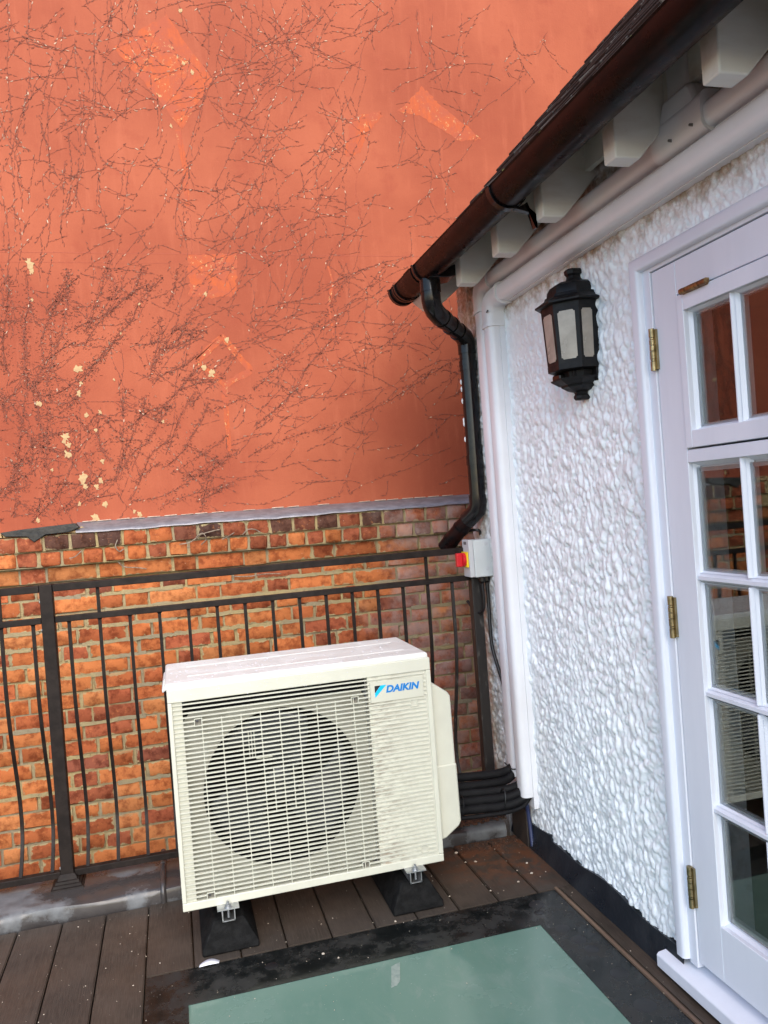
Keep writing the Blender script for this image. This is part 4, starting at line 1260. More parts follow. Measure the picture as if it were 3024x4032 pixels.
MB().tube([(BX-0.06, BY-0.064, 2.0555), (BX-0.018, BY-0.019, 2.044), (BX-0.004, BY-0.004, 2.028), (BX, BY, 2.008), (BX, BY, 1.975)], 0.0375, 24).build('elbow', 'plastic_black', dp, smooth=True)
MB().tube([(BX, BY, 1.99), (BX, BY, 1.33)], PR, 28).build('pipe', 'plastic_black', dp, smooth=True)
for z0, z1, rr in ((1.905, 1.925, .0365), (1.925, 1.945, .0375), (1.51, 1.535, .0365), (1.535, 1.55, .0375)):
    MB().tube([(BX, BY, z0), (BX, BY, z1)], rr, 28).build('collar', 'plastic_black', dp, smooth=True)
E1 = (BX-0.105, BY+0.16, 1.165)
MB().tube([(BX, BY, 1.385), (BX, BY, 1.345), (BX-0.004, BY+0.006, 1.322), (BX-0.018, BY+0.028, 1.300), (BX-0.034, BY+0.052, 1.280)], 0.0375, 24).build('elbow', 'plastic_black', dp, smooth=True)
MB().tube([(BX-0.028, BY+0.043, 1.287), E1], PR, 24, cap=True).build('shoe_pipe', 'gutter_plastic', dp, smooth=True)
for f0 in (0.32, 0.72):
    a_ = Vector((BX-0.028, BY+0.043, 1.287)); b_ = Vector(E1)
    MB().tube([a_.lerp(b_, f0), a_.lerp(b_, f0+0.06)], PR+0.0025, 24).build('collar', 'gutter_plastic', dp, smooth=True)
for z in (1.86, 1.83, 1.78, 1.70, 1.685, 1.62):     # blobs of white paint on the pipe
    MB().lathe([(0.001, -0.012), (0.004, -0.006), (0.0045, 0.003), (0.001, 0.010)], (BX-0.034, BY+0.006, z), 8).build('paint_blob', 'white_upvc', dp, smooth=True)

# ================================================================== PIPE TRUNKING
def cover_prof(d0, d1, w0, w1, r, n=5):
    """closed outline (depth from wall -> X, width) with rounded outer corners"""
    pts = [(d0, w0)]
    for i in range(n+1):
        a = math.pi/2*i/n
        pts.append((d1 + r - r*math.sin(a), w0 + r - r*math.cos(a)))
    for i in range(n+1):
        a = math.pi/2*i/n
        pts.append((d1 + r - r*math.cos(a), w1 - r + r*math.sin(a)))
    pts.append((d0, w1))
    return pts
def trunk(label, xf, hz, hy_end, vy, vz_bot, vz_plate, elbow_r, name='pipe_trunking', tee=None):
    t = thing(name, label, 'trunking', (1.288, (vy[0]+vy[1])/2, vz_bot))
    xb = 1.282
    xm = 1.262
    # horizontal
    MB().prism(cover_prof(xm, xf, hz[0], hz[1], 0.022), 'y', -3.5, hy_end).build('cover', 'white_upvc', t, smooth=True)
    MB().prism([(xm+0.0005, hz[0]-0.003), (xb+0.008, hz[0]-0.003), (xb+0.008, hz[1]+0.003), (xm+0.0005, hz[1]+0.003)], 'y', -3.5, hy_end).build('back_plate', 'white_upvc', t)
    # vertical
    MB().prism([(a, b) for a, b in cover_prof(xm, xf, vy[0], vy[1], 0.022)], 'z', vz_bot, hz[0]-0.045).build('cover', 'white_upvc', t, smooth=True)
    MB().prism([(xm+0.0005, vy[0]-0.003), (xb+0.008, vy[0]-0.003), (xb+0.008, vy[1]+0.010), (xm+0.0005, vy[1]+0.010)], 'z', vz_plate, hz[0]-0.02).build('back_plate', 'white_upvc', t)
    # elbow: swept D section, slightly larger
    e = 0.004
    cy_, cz_ = hy_end-0.055, hz[0]-0.075
    prof = cover_prof(xb+0.004, xf-e, 0, 1, 0.026)
    mb = MB(); n = 8; K = len(prof)
    secs = []
    def sec(o_in, o_out):       # section between inner and outer points in the Y-Z plane
        out = []
        wid = math.hypot(o_out[0]-o_in[0], o_out[1]-o_in[1])
        pr = cover_prof(xb+0.004, xf-e, 0, wid, 0.026)
        for d, w_ in pr:
            f = w_/wid
            out.append((d, o_in[0]+(o_out[0]-o_in[0])*f, o_in[1]+(o_out[1]-o_in[1])*f))
        return out
    iy, iz = vy[0]-e, hz[0]-e       # inner corner
    ri = elbow_r
    secs.append(sec((iy-0.070, iz), (iy-0.070, hz[1]+e)))
    Wd = (vy[1]+e)-(vy[0]-e); Hd = (hz[1]+e)-(hz[0]-e)
    for i in range(n+1):
        a = math.pi/2*i/n
        ci = (iy-ri+ri*math.sin(a), iz-ri+ri*math.cos(a))
        co = (iy-ri+(ri+Wd)*math.sin(a)**0.7 if a > 0 else iy-ri, iz-ri+(ri+Hd)*math.cos(a)**0.7 if a < math.pi/2-1e-6 else iz-ri)
        secs.append(sec(ci, co))
    secs.append(sec((iy, iz-0.062), (vy[1]+e, iz-0.062)))
    vs = [p for s_ in secs for p in s_]; fs = []
    for i in range(len(secs)-1):
        for k in range(K-1):
            fs.append((i*K+k, i*K+k+1, (i+1)*K+k+1, (i+1)*K+k))
    fs.append(tuple(range(K))[::-1]); fs.append(tuple((len(secs)-1)*K+k for k in range(K)))
    mb.add(vs, fs).build('elbow', 'white_upvc', t, smooth=True, angle=30)
    # end collars of the elbow
    g_ = 0.0075
    MB().prism(cover_prof(xb+0.004, xf-g_, hz[0]-g_, hz[1]+g_, 0.028), 'y', iy-0.078, iy-0.064).build('collar', 'white_upvc', t, smooth=True)
    MB().prism(cover_prof(xb+0.004, xf-g_, vy[0]-g_, vy[1]+g_, 0.028), 'z', iz-0.070, iz-0.058).build('collar', 'white_upvc', t, smooth=True)
    return t
t1 = trunk('lower white pipe trunking running under the eaves and down beside the corner', 1.222, (2.092, 2.156), 2.79, (2.800, 2.872), 0.215, 0.170, 0.02)
t2 = trunk('upper white pipe trunking tucked behind the rafter tails, with a tee', 1.234, (2.174, 2.236), 2.895, (2.905, 2.980), 0.262, 0.240, 0.02)
# clip on the small vertical run
MB().tube([(1.229, 2.980, 0.300), (1.2285, 2.905, 0.296), (1.262, 2.899, 0.294)], 0.0025, 6).build('clip', 'tie_black', t2)
# tee fitting on the upper run
te = MB()
te.prism(cover_prof(1.285, 1.226, 2.166, 2.262, 0.026), 'y', 1.545, 1.735)
te.build('tee', 'white_upvc', t2, smooth=True)
te = MB().prism([(1.562, 2.235), (1.715, 2.235), (1.695, 2.285), (1.690, 2.300), (1.590, 2.300), (1.578, 2.285)], 'x', 1.229, 1.283)
te.build('tee_neck', 'white_upvc', t2, bevel=0.012, seg=3)
MB().prism(cover_prof(1.283, 1.236, 1.598, 1.680, 0.015), 'z', 2.298, 2.40).build('tee_branch', 'white_upvc', t2, smooth=True)
for y in (1.585, 1.665):
    MB().tube([(1.2268, y, 2.196), (1.2262, y-0.012, 2.190)], 0.0035, 8).build('slot', 'label_dark', t2)
for y, z in ((2.745, 2.075), ):
    MB().tube([(1.2175, y+0.05, z), (1.2172, y+0.062, z-0.004)], 0.003, 8).build('slot', 'label_dark', t1)

# ================================================================== WALL LANTERN
LX, LY = 1.263, 2.2320
lan = thing('wall_lantern', 'black half-octagonal wall lantern on the white roughcast beside the door', 'lantern', (1.28, LY, 1.65))
ANG = [rad(a) for a in (90-112.5+22.5, )]
def octa(R, z, cx=LX):
    """half-octagon outline, from the wall (near side) round to the wall (far side)"""
    pts = []
    R = R*1.12
    c, s = R*math.cos(rad(22.5)), R*math.sin(rad(22.5))
    return [(1.289, LY-c, z), (cx-s, LY-c, z), (cx-c, LY-s, z), (cx-c, LY+s, z), (cx-s, LY+c, z), (1.289, LY+c, z)]
def loft(rings):
    mb = MB(); n = 6
    vs = [p for r_ in rings for p in r_]; fs = []
    for i in range(len(rings)-1):
        for k in range(n-1): fs.append((i*n+k, i*n+k+1, (i+1)*n+k+1, (i+1)*n+k))
        fs.append((i*n+n-1, i*n, (i+1)*n, (i+1)*n+n-1))
    fs.append(tuple(range(n))[::-1]); fs.append(tuple((len(rings)-1)*n+k for k in range(n)))
    return mb.add(vs, fs)
loft([octa(.100, 1.940), octa(.108, 1.943), octa(.108, 1.948), octa(.094, 1.957), octa(.082, 1.966), octa(.079, 1.974), octa(.074, 1.976), octa(.072, 1.990), octa(.064, 2.004), octa(.050, 2.013), octa(.036, 2.017), octa(.020, 2.019)]).build('cap', 'lantern_black', lan, smooth=True, angle=24)
loft([octa(.026, 2.015), octa(.018, 2.026), octa(.016, 2.036), octa(.021, 2.042), octa(.022, 2.053), octa(.017, 2.058)]).build('finial', 'lantern_black', lan, smooth=True, angle=30)
# body: top and bottom bands, corner posts, panes with scalloped ends
RB1, RB0 = 0.092, 0.084
loft([octa(RB1, 1.925), octa(RB1+0.001, 1.941)]).build('top_band', 'lantern_black', lan)
loft([octa(RB0-0.012, 1.738), octa(RB0, 1.742), octa(RB0+0.0005, 1.760)]).build('bottom_band', 'lantern_black', lan)
O1, O0 = octa(RB1, 1.925), octa(RB0, 1.760)
for k in range(5):
    a1, b1, a0, b0 = [Vector(p) for p in (O1[k], O1[k+1], O0[k], O0[k+1])]
    edge = (b1-a1).normalized(); nrm = Vector((edge.y, -edge.x, 0))
    if nrm.dot((a1+b1)/2 - Vector((1.289, LY, 1.925))) < 0: nrm = -nrm
    if k in (0, 4):     # box sides towards the wall: post at wall wide
        u0, u1 = (0.40, 0.90) if k == 0 else (0.10, 0.60)
        u0, u1 = (0.34, 0.88) if k == 0 else (0.12, 0.66)
    else:
        u0, u1 = 0.16, 0.84
    def S(u, v): return (a0.lerp(b0, u)).lerp(a1.lerp(b1, u), v)
    MB().add([S(0, 0), S(1, 0), S(1, 1), S(0, 1), S(0, 0)-nrm*0.006, S(1, 0)-nrm*0.006, S(1, 1)-nrm*0.006, S(0, 1)-nrm*0.006], [(0,1,2,3),(4,5,6,7),(0,1,5,4),(1,2,6,5),(2,3,7,6),(3,0,4,7)]).build('pane_frame', 'lantern_black', lan)
    cu, cv = 0.12*(u1-u0), 0.030
    lens = [(u0, .06+cv), (u0, .94-cv), (u0+cu*.5, .94-cv), (u0+cu, .94), (u1-cu, .94), (u1-cu*.5, .94-cv), (u1, .94-cv), (u1, .06+cv), (u1-cu*.5, .06+cv), (u1-cu, .06), (u0+cu, .06), (u0+cu*.5, .06+cv)]
    n = len(lens)
    vs = [S(u, v)+nrm*0.0012 for u, v in lens] + [S(u, v)-nrm*0.002 for u, v in lens]
    fs = [tuple(range(n)), tuple(range(n, 2*n))[::-1]] + [(i, (i+1) % n, n+(i+1) % n, n+i) for i in range(n)]
    MB().add(vs, fs).build('pane', 'lantern_glass', lan)
# lower stages: neck, tray, bowl, drop finial
loft([octa(.052, 1.712, 1.272), octa(.056, 1.738, 1.272)]).build('neck', 'lantern_black', lan)
box('sensor', 'plastic_black', lan, 1.196, 1.24, 2.235, 2.285, 1.717, 1.737, bevel=0.006)
box('side_cheek', 'lantern_black', lan, 1.222, 1.288, 2.192, 2.200, 1.700, 1.742, bevel=0.002)
loft([octa(.058, 1.698), octa(.078, 1.712), octa(.079, 1.716), octa(.060, 1.718)]).build('tray', 'lantern_black', lan, smooth=True, angle=24)
loft([octa(.016, 1.676), octa(.034, 1.681), octa(.050, 1.692), octa(.054, 1.700)]).build('bowl', 'lantern_black', lan, smooth=True, angle=24)
loft([octa(.015, 1.652), octa(.019, 1.657), octa(.019, 1.664), octa(.015, 1.669), octa(.018, 1.676), octa(.022, 1.679)]).build('drop_finial', 'lantern_black', lan, smooth=True, angle=30)
box('back_plate', 'lantern_black', lan, 1.276, 1.2895, LY-0.083, LY+0.083, 1.70, 1.96, bevel=0.003)

# ================================================================== BALUSTRADE
FY = 3.18
bal = thing('balustrade', 'black metal balustrade with bellied bars in front of the brick wall', 'balustrade', (0.3, FY, 0.055))
def rail(name, z1, h, x0, x1, d=0.03, mat='rail_paint'):
    return box(name, mat, bal, x0, x1, FY-d/2, FY+d/2, z1-h, z1, bevel=0.0025)
PX = -0.4575
rail('top_rail', 1.167, 0.026, -3.2, PX-0.0235, 0.040); rail('top_rail', 1.167, 0.026, PX+0.0235, 1.19, 0.040)
rail('middle_rail', 1.047, 0.022, -3.2, PX-0.0235); rail('middle_rail', 1.047, 0.022, PX+0.0235, 1.212)
rail('bottom_rail', 0.106, 0.024, -3.2, PX-0.0235); rail('bottom_rail', 0.106, 0.024, PX+0.0235, 1.212)
mb = MB().box(PX-0.0225, PX+0.0225, FY-0.0225, FY+0.0225, 0.058, 1.168)
post = mb.build('post', 'rail_paint', bal, bevel=0.003)
pb = MB()
for i, (r0, z0) in enumerate(((0.058, 0.050), (0.056, 0.058), (0.050, 0.060), (0.048, 0.068), (0.042, 0.070), (0.040, 0.078), (0.034, 0.080), (0.031, 0.090), (0.0235, 0.098))):
    if i == 0: rings = []
    rings.append([(PX-r0, FY-r0, z0), (PX+r0, FY-r0, z0), (PX+r0, FY+r0, z0), (PX-r0, FY+r0, z0)])
vs = [p for r_ in rings for p in r_]; fs = []
for i in range(len(rings)-1):
    for k in range(4): fs.append((i*4+k, i*4+(k+1) % 4, (i+1)*4+(k+1) % 4, (i+1)*4+k))
fs.append((0, 1, 2, 3)); fs.append(tuple(len(vs)-4+k for k in range(4)))
pb.add(vs, fs).build('base_cover', 'rail_paint', post)
for z in (1.105, 1.000, 0.112):
    MB().lathe([(0.0065, 0.0), (0.0065, -0.004), (0.004, -0.0065), (0.0005, -0.007)], (PX-0.0225, FY+0.004, z), 10, axis='x').build('bolt', 'galvanised', post, smooth=True)
rp = MB().box(1.213, 1.257, FY-0.022, FY+0.022, 0.058, 1.036).build('post', 'rail_worn', bal, bevel=0.003)
def picket_mesh(name, hw=0.006):
    zs = [(1.030, 0), (0.80, 0), (0.68, 0.012), (0.56, 0.040), (0.46, 0.070), (0.37, 0.092), (0.29, 0.100), (0.23, 0.093), (0.18, 0.070), (0.14, 0.038), (0.100, 0.0)]
    P = cr([(0, y, z) for z, y in zs], 3)
    vs = []; fs = []
    for i, p in enumerate(P):
        t = (P[min(i+1, len(P)-1)] - P[max(i-1, 0)]).normalized()
        nn = Vector((0, -t.z, t.y))
        for sx, sn in ((-1, -1), (1, -1), (1, 1), (-1, 1)):
            q = p + Vector((sx*hw, 0, 0)) + nn*sn*hw
            vs.append((q.x, q.y, q.z-0.55))
    for i in range(len(P)-1):
        for k in range(4): fs.append((i*4+k, i*4+(k+1) % 4, (i+1)*4+(k+1) % 4, (i+1)*4+k))
    fs += [(0, 1, 2, 3), tuple(len(vs)-4+k for k in range(4))]
    me = MB().add(vs, fs).mesh(name, (0, 0, 0))
    me.materials.append(M('rail_paint'))
    return me
pme = picket_mesh('picket')
pxs = [0.0467+0.1085*k for k in range(-4, 11)] + [-0.512-0.1085*k for k in range(0, 25)]
for x in pxs:
    if x > 1.1:
        me = pme.copy(); me.materials[0] = M('rail_worn')
    else: me = pme
    o = bpy.data.objects.new('picket', me); link(o, bal, (x, FY, 0.55))
for x in (0.0467+0.1085*-3, 0.0467+0.1085*9, -0.6205, -1.05, -1.5):
    box('strut', 'rail_paint', bal, x-0.006, x+0.006, FY-0.006, FY+0.006, 1.0465, 1.1415)
# collars of weld where the bars meet the rail
wd = MB()
for x in pxs:
    if x < -0.8: continue
    wd.lathe([(0.0095, 0.0), (0.0085, -0.004), (0.006, -0.007)], (x, FY, 1.026), 8)
wo = wd.build('weld_beads', 'rail_paint', bal, smooth=True); tag(wo, kind='stuff')

# ================================================================== AIR CONDITIONER
AY = 2.595
simple('pocket_grey', (0.20,0.19,0.16), (0.12,0.11,0.09), sc=60, rough=0.6)
ac = thing('air_conditioner', 'cream outdoor air conditioning unit with louvred grille on black rubber feet', 'air conditioner', (0.39, 2.78, 0.14))
casing = MB()
casing.box(-0.046, -0.0355, AY+0.0405, 2.966, 0.140, 0.837)
casing.box(0.600, 0.818, AY+0.0405, 2.966, 0.140, 0.837)
casing.box(-0.0355, 0.600, AY+0.0405, 2.966, 0.140, 0.156)
casing.box(-0.0355, 0.600, AY+0.0405, 2.966, 0.800, 0.837)
casing.box(-0.0355, 0.600, 2.90, 2.966, 0.156, 0.800)
casing.build('casing', 'ac_casing', ac, bevel=0.002)
tp = MB()
tp.prism([(-0.052,0.838),(-0.052,0.852),(-0.046,0.858),(0.812,0.858),(0.818,0.852),(0.818,0.838)], 'y', AY+0.004, 2.969)
top = tp.build('top_panel', 'ac_top', ac, bevel=0.005, seg=3)
for y in (2.69, 2.86):
    box('rib', 'ac_top', top, 0.02, 0.76, y, y+0.006, 0.8575, 0.8595, bevel=0.0008, seg=1)
# moulded front: frame, blank right panel, slats
frn = MB()
x0, x1, z0, z1 = -0.048, 0.823, 0.138, 0.8395
frn.box(x0, x1, AY, AY+0.040, 0.797, z1)
frn.box(x0, x1, AY, AY+0.040, z0, 0.164)
frn.box(x0, -0.034, AY, AY+0.040, 0.164, 0.797)
frn.box(0.806, x1, AY, AY+0.040, 0.164, 0.797)
front = frn.build('front_panel', 'ac_cream', ac, bevel=0.003, seg=2)
bl = MB().box(0.600, 0.806, AY+0.0045, AY+0.038, 0.164, 0.797)
bl.build('blank_panel', 'ac_dirty', front)
MB().box(-0.034, -0.004, AY+0.009, AY+0.036, 0.164, 0.797).build('left_return', 'ac_cream', front)
pockets = [(0.042, 0.727), (0.553, 0.728), (0.041, 0.172), (0.550, 0.175)]
def slat_mesh(name, xa, xb):
    mb = MB()
    mb.prism([(AY+0.0002, -0.0020), (AY+0.0002, 0.0012), (AY+0.0075, 0.0018), (AY+0.0075, -0.0006)], 'x', xa, xb)
    me = mb.mesh(name, (0, 0, 0)); me.materials.append(M('ac_cream')); return me
S_full = slat_mesh('slat', -0.0335, 0.800)
S_logo = slat_mesh('slat_short', -0.0335, 0.6065)
S_right = slat_mesh('slat_end', 0.7955, 0.8055)
def slat(me, z, dx=0.0):
    o = bpy.data.objects.new('slat', me)
    link(o, front, (0, 0, z)); return o
cut_cache = {}
for k in range(44):
    z = 0.7885 - 0.0142*k
    if 0.708 < z < 0.782:
        xr = 0.6065
        slat(S_right, z)
    else: xr = 0.800
    cuts = sorted([px_ for px_, pz_ in pockets if abs(z-pz_) < 0.0125] + ([0.757] if min(abs(z-0.692), abs(z-0.190)) < 0.0125 else []))
    if not cuts:
        slat(S_full if xr > 0.7 else S_logo, z)
    else:
        xa = -0.0335
        for c in cuts + [None]:
            xb = c-0.0125 if c is not None else xr
            key = (round(xa, 4), round(xb, 4))
            if key not in cut_cache: cut_cache[key] = slat_mesh('slat_cut', xa, xb)
            slat(cut_cache[key], z)
            if c is not None: xa = c+0.0125
for px_, pz_ in pockets + [(0.757, 0.692), (0.757, 0.190)]:
    mb = MB()
    for (a, b, c, d) in ((-.0125, -.0105, -.0125, .0125), (.0105, .0125, -.0125, .0125), (-.0105, .0105, .0105, .0125), (-.0105, .0105, -.0125, -.0105)):
        mb.box(px_+a, px_+b, AY+0.0005, AY+0.014, pz_+c, pz_+d)
    mb.build('screw_pocket', 'ac_cream', front)
    box('pocket_back', 'pocket_grey', front, px_-.0105, px_+.0105, AY+0.010, AY+0.015, pz_-.0105, pz_+.0105)
    MB().lathe([(0.0042, 0), (0.004, -0.002), (0.0005, -0.003)], (px_-0.003, AY+0.0095, pz_+0.003), 10, axis='y').build('screw', 'fin_metal', front, smooth=True)
for k in range(9):
    x = 0.053 + 0.0618*k
    box('grille_bar', 'ac_cream', front, x-0.0012, x+0.0012, AY+0.0025, AY+0.0085, 0.164, 0.735)
for x in (0.268, 0.332):
    box('grille_bar', 'ac_cream', front, x-0.0012, x+0.0012, AY+0.0025, AY+0.0085, 0.405, 0.545)
# bell-mouth plate and fan
FX, FZ, FR = 0.300, 0.470, 0.258
seg = 72
plate = MB(); vs = []; fs = []
rx0, rx1, rz0, rz1 = -0.004, 0.598, 0.160, 0.752
for k in range(seg):
    a = 2*math.pi*k/seg; c, s = math.cos(a), math.sin(a)
    tx = ((rx1-FX)/c if c > 1e-9 else (rx0-FX)/c if c < -1e-9 else 1e9)
    tz = ((rz1-FZ)/s if s > 1e-9 else (rz0-FZ)/s if s < -1e-9 else 1e9)
    t_ = min(tx, tz)
    vs += [(FX+FR*c, AY+0.046, FZ+FR*s), (FX+t_*c, AY+0.042, FZ+t_*s)]
for k in range(seg):
    k2 = (k+1) % seg
    fs.append((2*k, 2*k2, 2*k2+1, 2*k+1))
plate.add(vs, fs).build('bellmouth', 'ac_shroud', ac, smooth=True)
MB().lathe([(FR, 0.046), (FR-0.006, 0.054), (FR-0.009, 0.075), (FR-0.009, 0.16)], (FX, AY, FZ), 72, axis='y').build('fan_ring', 'ac_dark', ac, smooth=True)
# lathe closes its ends: replace by open ring
ring = bpy.data.objects['fan_ring']
bm = bmesh.new(); bm.from_mesh(ring.data)
bmesh.ops.delete(bm, geom=[f for f in bm.faces if len(f.verts) > 8], context='FACES')
bm.to_mesh(ring.data); bm.free()
box('interior', 'ac_dark', ac, -0.032, 0.598, AY+0.165, AY+0.20, 0.16, 0.80)
box('top_gap_shade', 'ac_dark', ac, -0.032, 0.598, AY+0.045, AY+0.16, 0.756, 0.797)  # black block: shade of the cavity behind the top slats, put in as colour
fanp = MB().lathe([(0.0005, 0.055), (0.03, 0.056), (0.052, 0.064), (0.060, 0.080), (0.060, 0.14)], (FX, AY+0.01, FZ), 36, axis='y').build('fan', 'fan_grey', ac, smooth=True)
for b in range(3):
    vs = []; fs = []
    nr, na = 9, 12
    for i in range(nr):
        r = 0.052 + (0.238-0.052)*i/(nr-1)
        span = rad(64 + 18*i/(nr-1)); sw = rad(26*i/(nr-1))
        for j in range(na):
            u = j/(na-1)
            a = b*2*math.pi/3 + rad(40) + sw + span*u
            y = AY + 0.085 + 0.055*(u-0.5)*(1-0.15*i/(nr-1)) + 0.010*math.sin(math.pi*u)
            vs.append((FX+r*math.cos(a), y, FZ+r*math.sin(a)))
    for i in range(nr-1):
        for j in range(na-1): fs.append((i*na+j, i*na+j+1, (i+1)*na+j+1, (i+1)*na+j))
    ob = MB().add(vs, fs).build('blade', 'fan_grey', fanp, smooth=True)
    so_ = ob.modifiers.new('thick', 'SOLIDIFY'); so_.thickness = 0.003
br = MB()  # added cream strips standing in for a lit louvre behind the grille
for x in (0.196, 0.205, 0.214): br.box(x-0.0012, x+0.0012, AY+0.014, AY+0.018, 0.585, 0.675)
br.box(0.216, 0.268, AY+0.016, AY+0.020, 0.578, 0.586)
br.build('lit_louvre_strips', 'ac_cream', ac)
# name plate and lettering
box('name_plate', 'plate_cream', front, 0.6075, 0.7945, AY-0.0006, AY+0.0045, 0.7105, 0.7795, bevel=0.0008, seg=1)
def tri(name, pts, mat):
    MB().prism(pts, 'y', AY-0.0012, AY-0.0005).build(name, mat, front)
tri('emblem_black', [(0.6225,0.7665),(0.6435,0.7665),(0.6225,0.7425)], 'logo_black')
tri('emblem_cyan', [(0.6440,0.7665),(0.6640,0.7665),(0.6228,0.7270),(0.6226,0.7415)], 'logo_cyan')
def text_mesh(name, body, size, shear, offset, mat, parent, x, z, y, width=None, rot=(math.pi/2, 0, 0)):
    cu = bpy.data.curves.new(name, 'FONT')
    cu.body = body; cu.size = size; cu.shear = shear; cu.offset = offset; cu.extrude = 0.0003
    to = bpy.data.objects.new(name, cu); COL.objects.link(to)
    dg = bpy.context.evaluated_depsgraph_get()
    me = bpy.data.meshes.new_from_object(to.evaluated_get(dg))
    bpy.data.objects.remove(to, do_unlink=True)
    xs_ = [v.co.x for v in me.vertices]
    if width:
        f = width/(max(xs_)-min(xs_)); x_0 = min(xs_)
        for v in me.vertices: v.co.x = (v.co.x-x_0)*f
    me.materials.clear(); me.materials.append(M(mat))
    o = bpy.data.objects.new(name, me)
    link(o, parent, (x, y, z)); o.rotation_euler = rot
    return o
text_mesh('lettering', 'DAIKIN', 0.0315, 0.22, 0.0014, 'logo_blue', front, 0.661, 0.7405, AY-0.0009, width=0.119)
# service-valve cover on the right-hand side
vp = [(0.8175,0.742),(0.828,0.740),(0.866,0.704),(0.870,0.690),(0.873,0.250),(0.868,0.238),(0.835,0.200),(0.8175,0.196)]
vc = MB()
hz_ = 0.456
vc.prism([(0.8175,0.752),(0.835,0.744),(0.890,0.704),(0.899,0.690),(0.901,hz_-0.02),(0.8175,hz_-0.02)], 'y', AY+0.031, 2.90)
vc.build('valve_cover', 'ac_cream', ac, bevel=0.008, seg=4)
vc = MB().prism([(0.8176,hz_),(0.9035,hz_),(0.906,0.252),(0.898,0.236),(0.846,0.200),(0.8176,0.196)], 'y', AY+0.0285, 2.902)
vc.build('valve_cover', 'ac_cream', ac, bevel=0.008, seg=4)
# handle tab on the left side
MB().prism([(-0.046,0.845),(-0.058,0.835),(-0.066,0.800),(-0.064,0.790),(-0.056,0.796),(-0.046,0.800)], 'y', 2.80, 2.93).build('handle', 'ac_casing', ac, bevel=0.003)
# rain drops standing on the wet top
dr = MB()
for k in range(260):
    x = rng.uniform(-0.04, 0.80)
    if rng.random() < x*0.9: continue
    y = rng.uniform(AY+0.01, 2.96); r = rng.uniform(0.0012, 0.0045)
    dr.lathe([(r, 0), (r*0.85, r*0.25), (r*0.4, r*0.42), (0.0002, r*0.45)], (x, y, 0.8578), 8)
for k in range(170):
    x = rng.uniform(-0.04, 0.81); z = 0.797 + rng.random()*0.04; r = rng.uniform(0.0008, 0.0018)
    dr.lathe([(r, 0), (r*0.8, -r*0.4), (0.0002, -r*0.6)], (x, AY+0.0003, z), 6, axis='y')
do_ = dr.build('rain_drops', 'water', ac, smooth=True); tag(do_, kind='stuff')
# foot rails of the unit
for xc in (0.090, 0.712):
    mb = MB().box(xc-0.034, xc+0.034, 2.560, 2.98, 0.1355, 0.1395)
    ft = mb.build('mounting_foot', 'galvanised', ac)
    MB().lathe([(0.013, 0.0), (0.013, 0.002), (0.009, 0.0022), (0.009, 0.008), (0.004, 0.0095), (0.004, 0.016), (0.0005, 0.0165)], (xc, 2.577, 0.1395), 12).build('bolt', 'galvanised', ft, smooth=True)

# ---- rubber feet with channel
for xc, lab in ((0.090, 'black rubber mounting block under the left end of the unit'), (0.712, 'black rubber mounting block under the right end of the unit')):
    f = thing('rubber_foot', lab, 'mounting block', (xc, 2.76, 0.0), group='rubber blocks carrying the outdoor unit')
    vs = [(xc-0.090,2.560,0.001),(xc+0.090,2.560,0.001),(xc+0.090,2.965,0.001),(xc-0.090,2.965,0.001),
          (xc-0.088,2.562,0.022),(xc+0.088,2.562,0.022),(xc+0.088,2.963,0.022),(xc-0.088,2.963,0.022),
          (xc-0.047,2.592,0.094),(xc+0.047,2.592,0.094),(xc+0.047,2.933,0.094),(xc-0.047,2.933,0.094)]
    fs = [(3,2,1,0),(8,9,10,11)]
    for b in (0, 4):
        for k in range(4): fs.append((b+k, b+(k+1) % 4, b+4+(k+1) % 4, b+4+k))
    MB().add(vs, fs).build('block', 'rubber', f, bevel=0.007, seg=3)
    mb = MB()
    w_, y_0, y_1 = 0.0205, 2.572, 2.95
    mb.box(xc-w_, xc-w_+0.003, y_0, y_1, 0.0945, 0.1352); mb.box(xc+w_-0.003, xc+w_, y_0, y_1, 0.0945, 0.1352)
    mb.box(xc-w_, xc+w_, y_0, y_1, 0.0942, 0.0972)
    mb.box(xc-w_, xc-0.009, y_0, y_1, 0.1325, 0.1353); mb.box(xc+0.009, xc+w_, y_0, y_1, 0.1325, 0.1353)
    ch = mb.build('channel', 'galvanised', f)
    MB().tube([(xc, 2.577, 0.137), (xc, 2.577, 0.104)], 0.004, 10).build('stud', 'galvanised', f, smooth=True)

# ================================================================== ISOLATOR SWITCH
sw = thing('isolator_switch', 'grey isolator switch box with red rotary knob on a yellow plate', 'switch', (1.24, 3.13, 1.045))
box('enclosure', 'switch_grey', sw, 1.207, 1.288, 3.092, 3.172, 1.042, 1.198, bevel=0.004)
box('lid', 'switch_lid', sw, 1.186, 1.2065, 3.094, 3.170, 1.044, 1.200, bevel=0.003)
box('knob_plate', 'plate_yellow', sw, 1.177, 1.1855, 3.102, 3.162, 1.086, 1.150, bevel=0.002)
MB().lathe([(0.029, 0.0), (0.029, -0.010), (0.026, -0.012), (0.0005, -0.0125)], (1.177, 3.132, 1.118), 28, axis='x').build('knob', 'knob_red', sw, smooth=True, angle=30)
box('knob_grip', 'knob_red', sw, 1.140, 1.166, 3.122, 3.142, 1.089, 1.147, bevel=0.004)
box('rating_label', 'label_dark', sw, 1.1852, 1.1862, 3.120, 3.150, 1.180, 1.192)
for y, z in ((3.0915, 1.180), (3.0915, 1.075)):
    MB().lathe([(0.008, 0.0), (0.008, -0.002), (0.006, -0.0024), (0.0005, -0.0024)], (1.262, y+0.001, z), 18, axis='y').build('knockout', 'switch_lid', sw, smooth=True, angle=30)
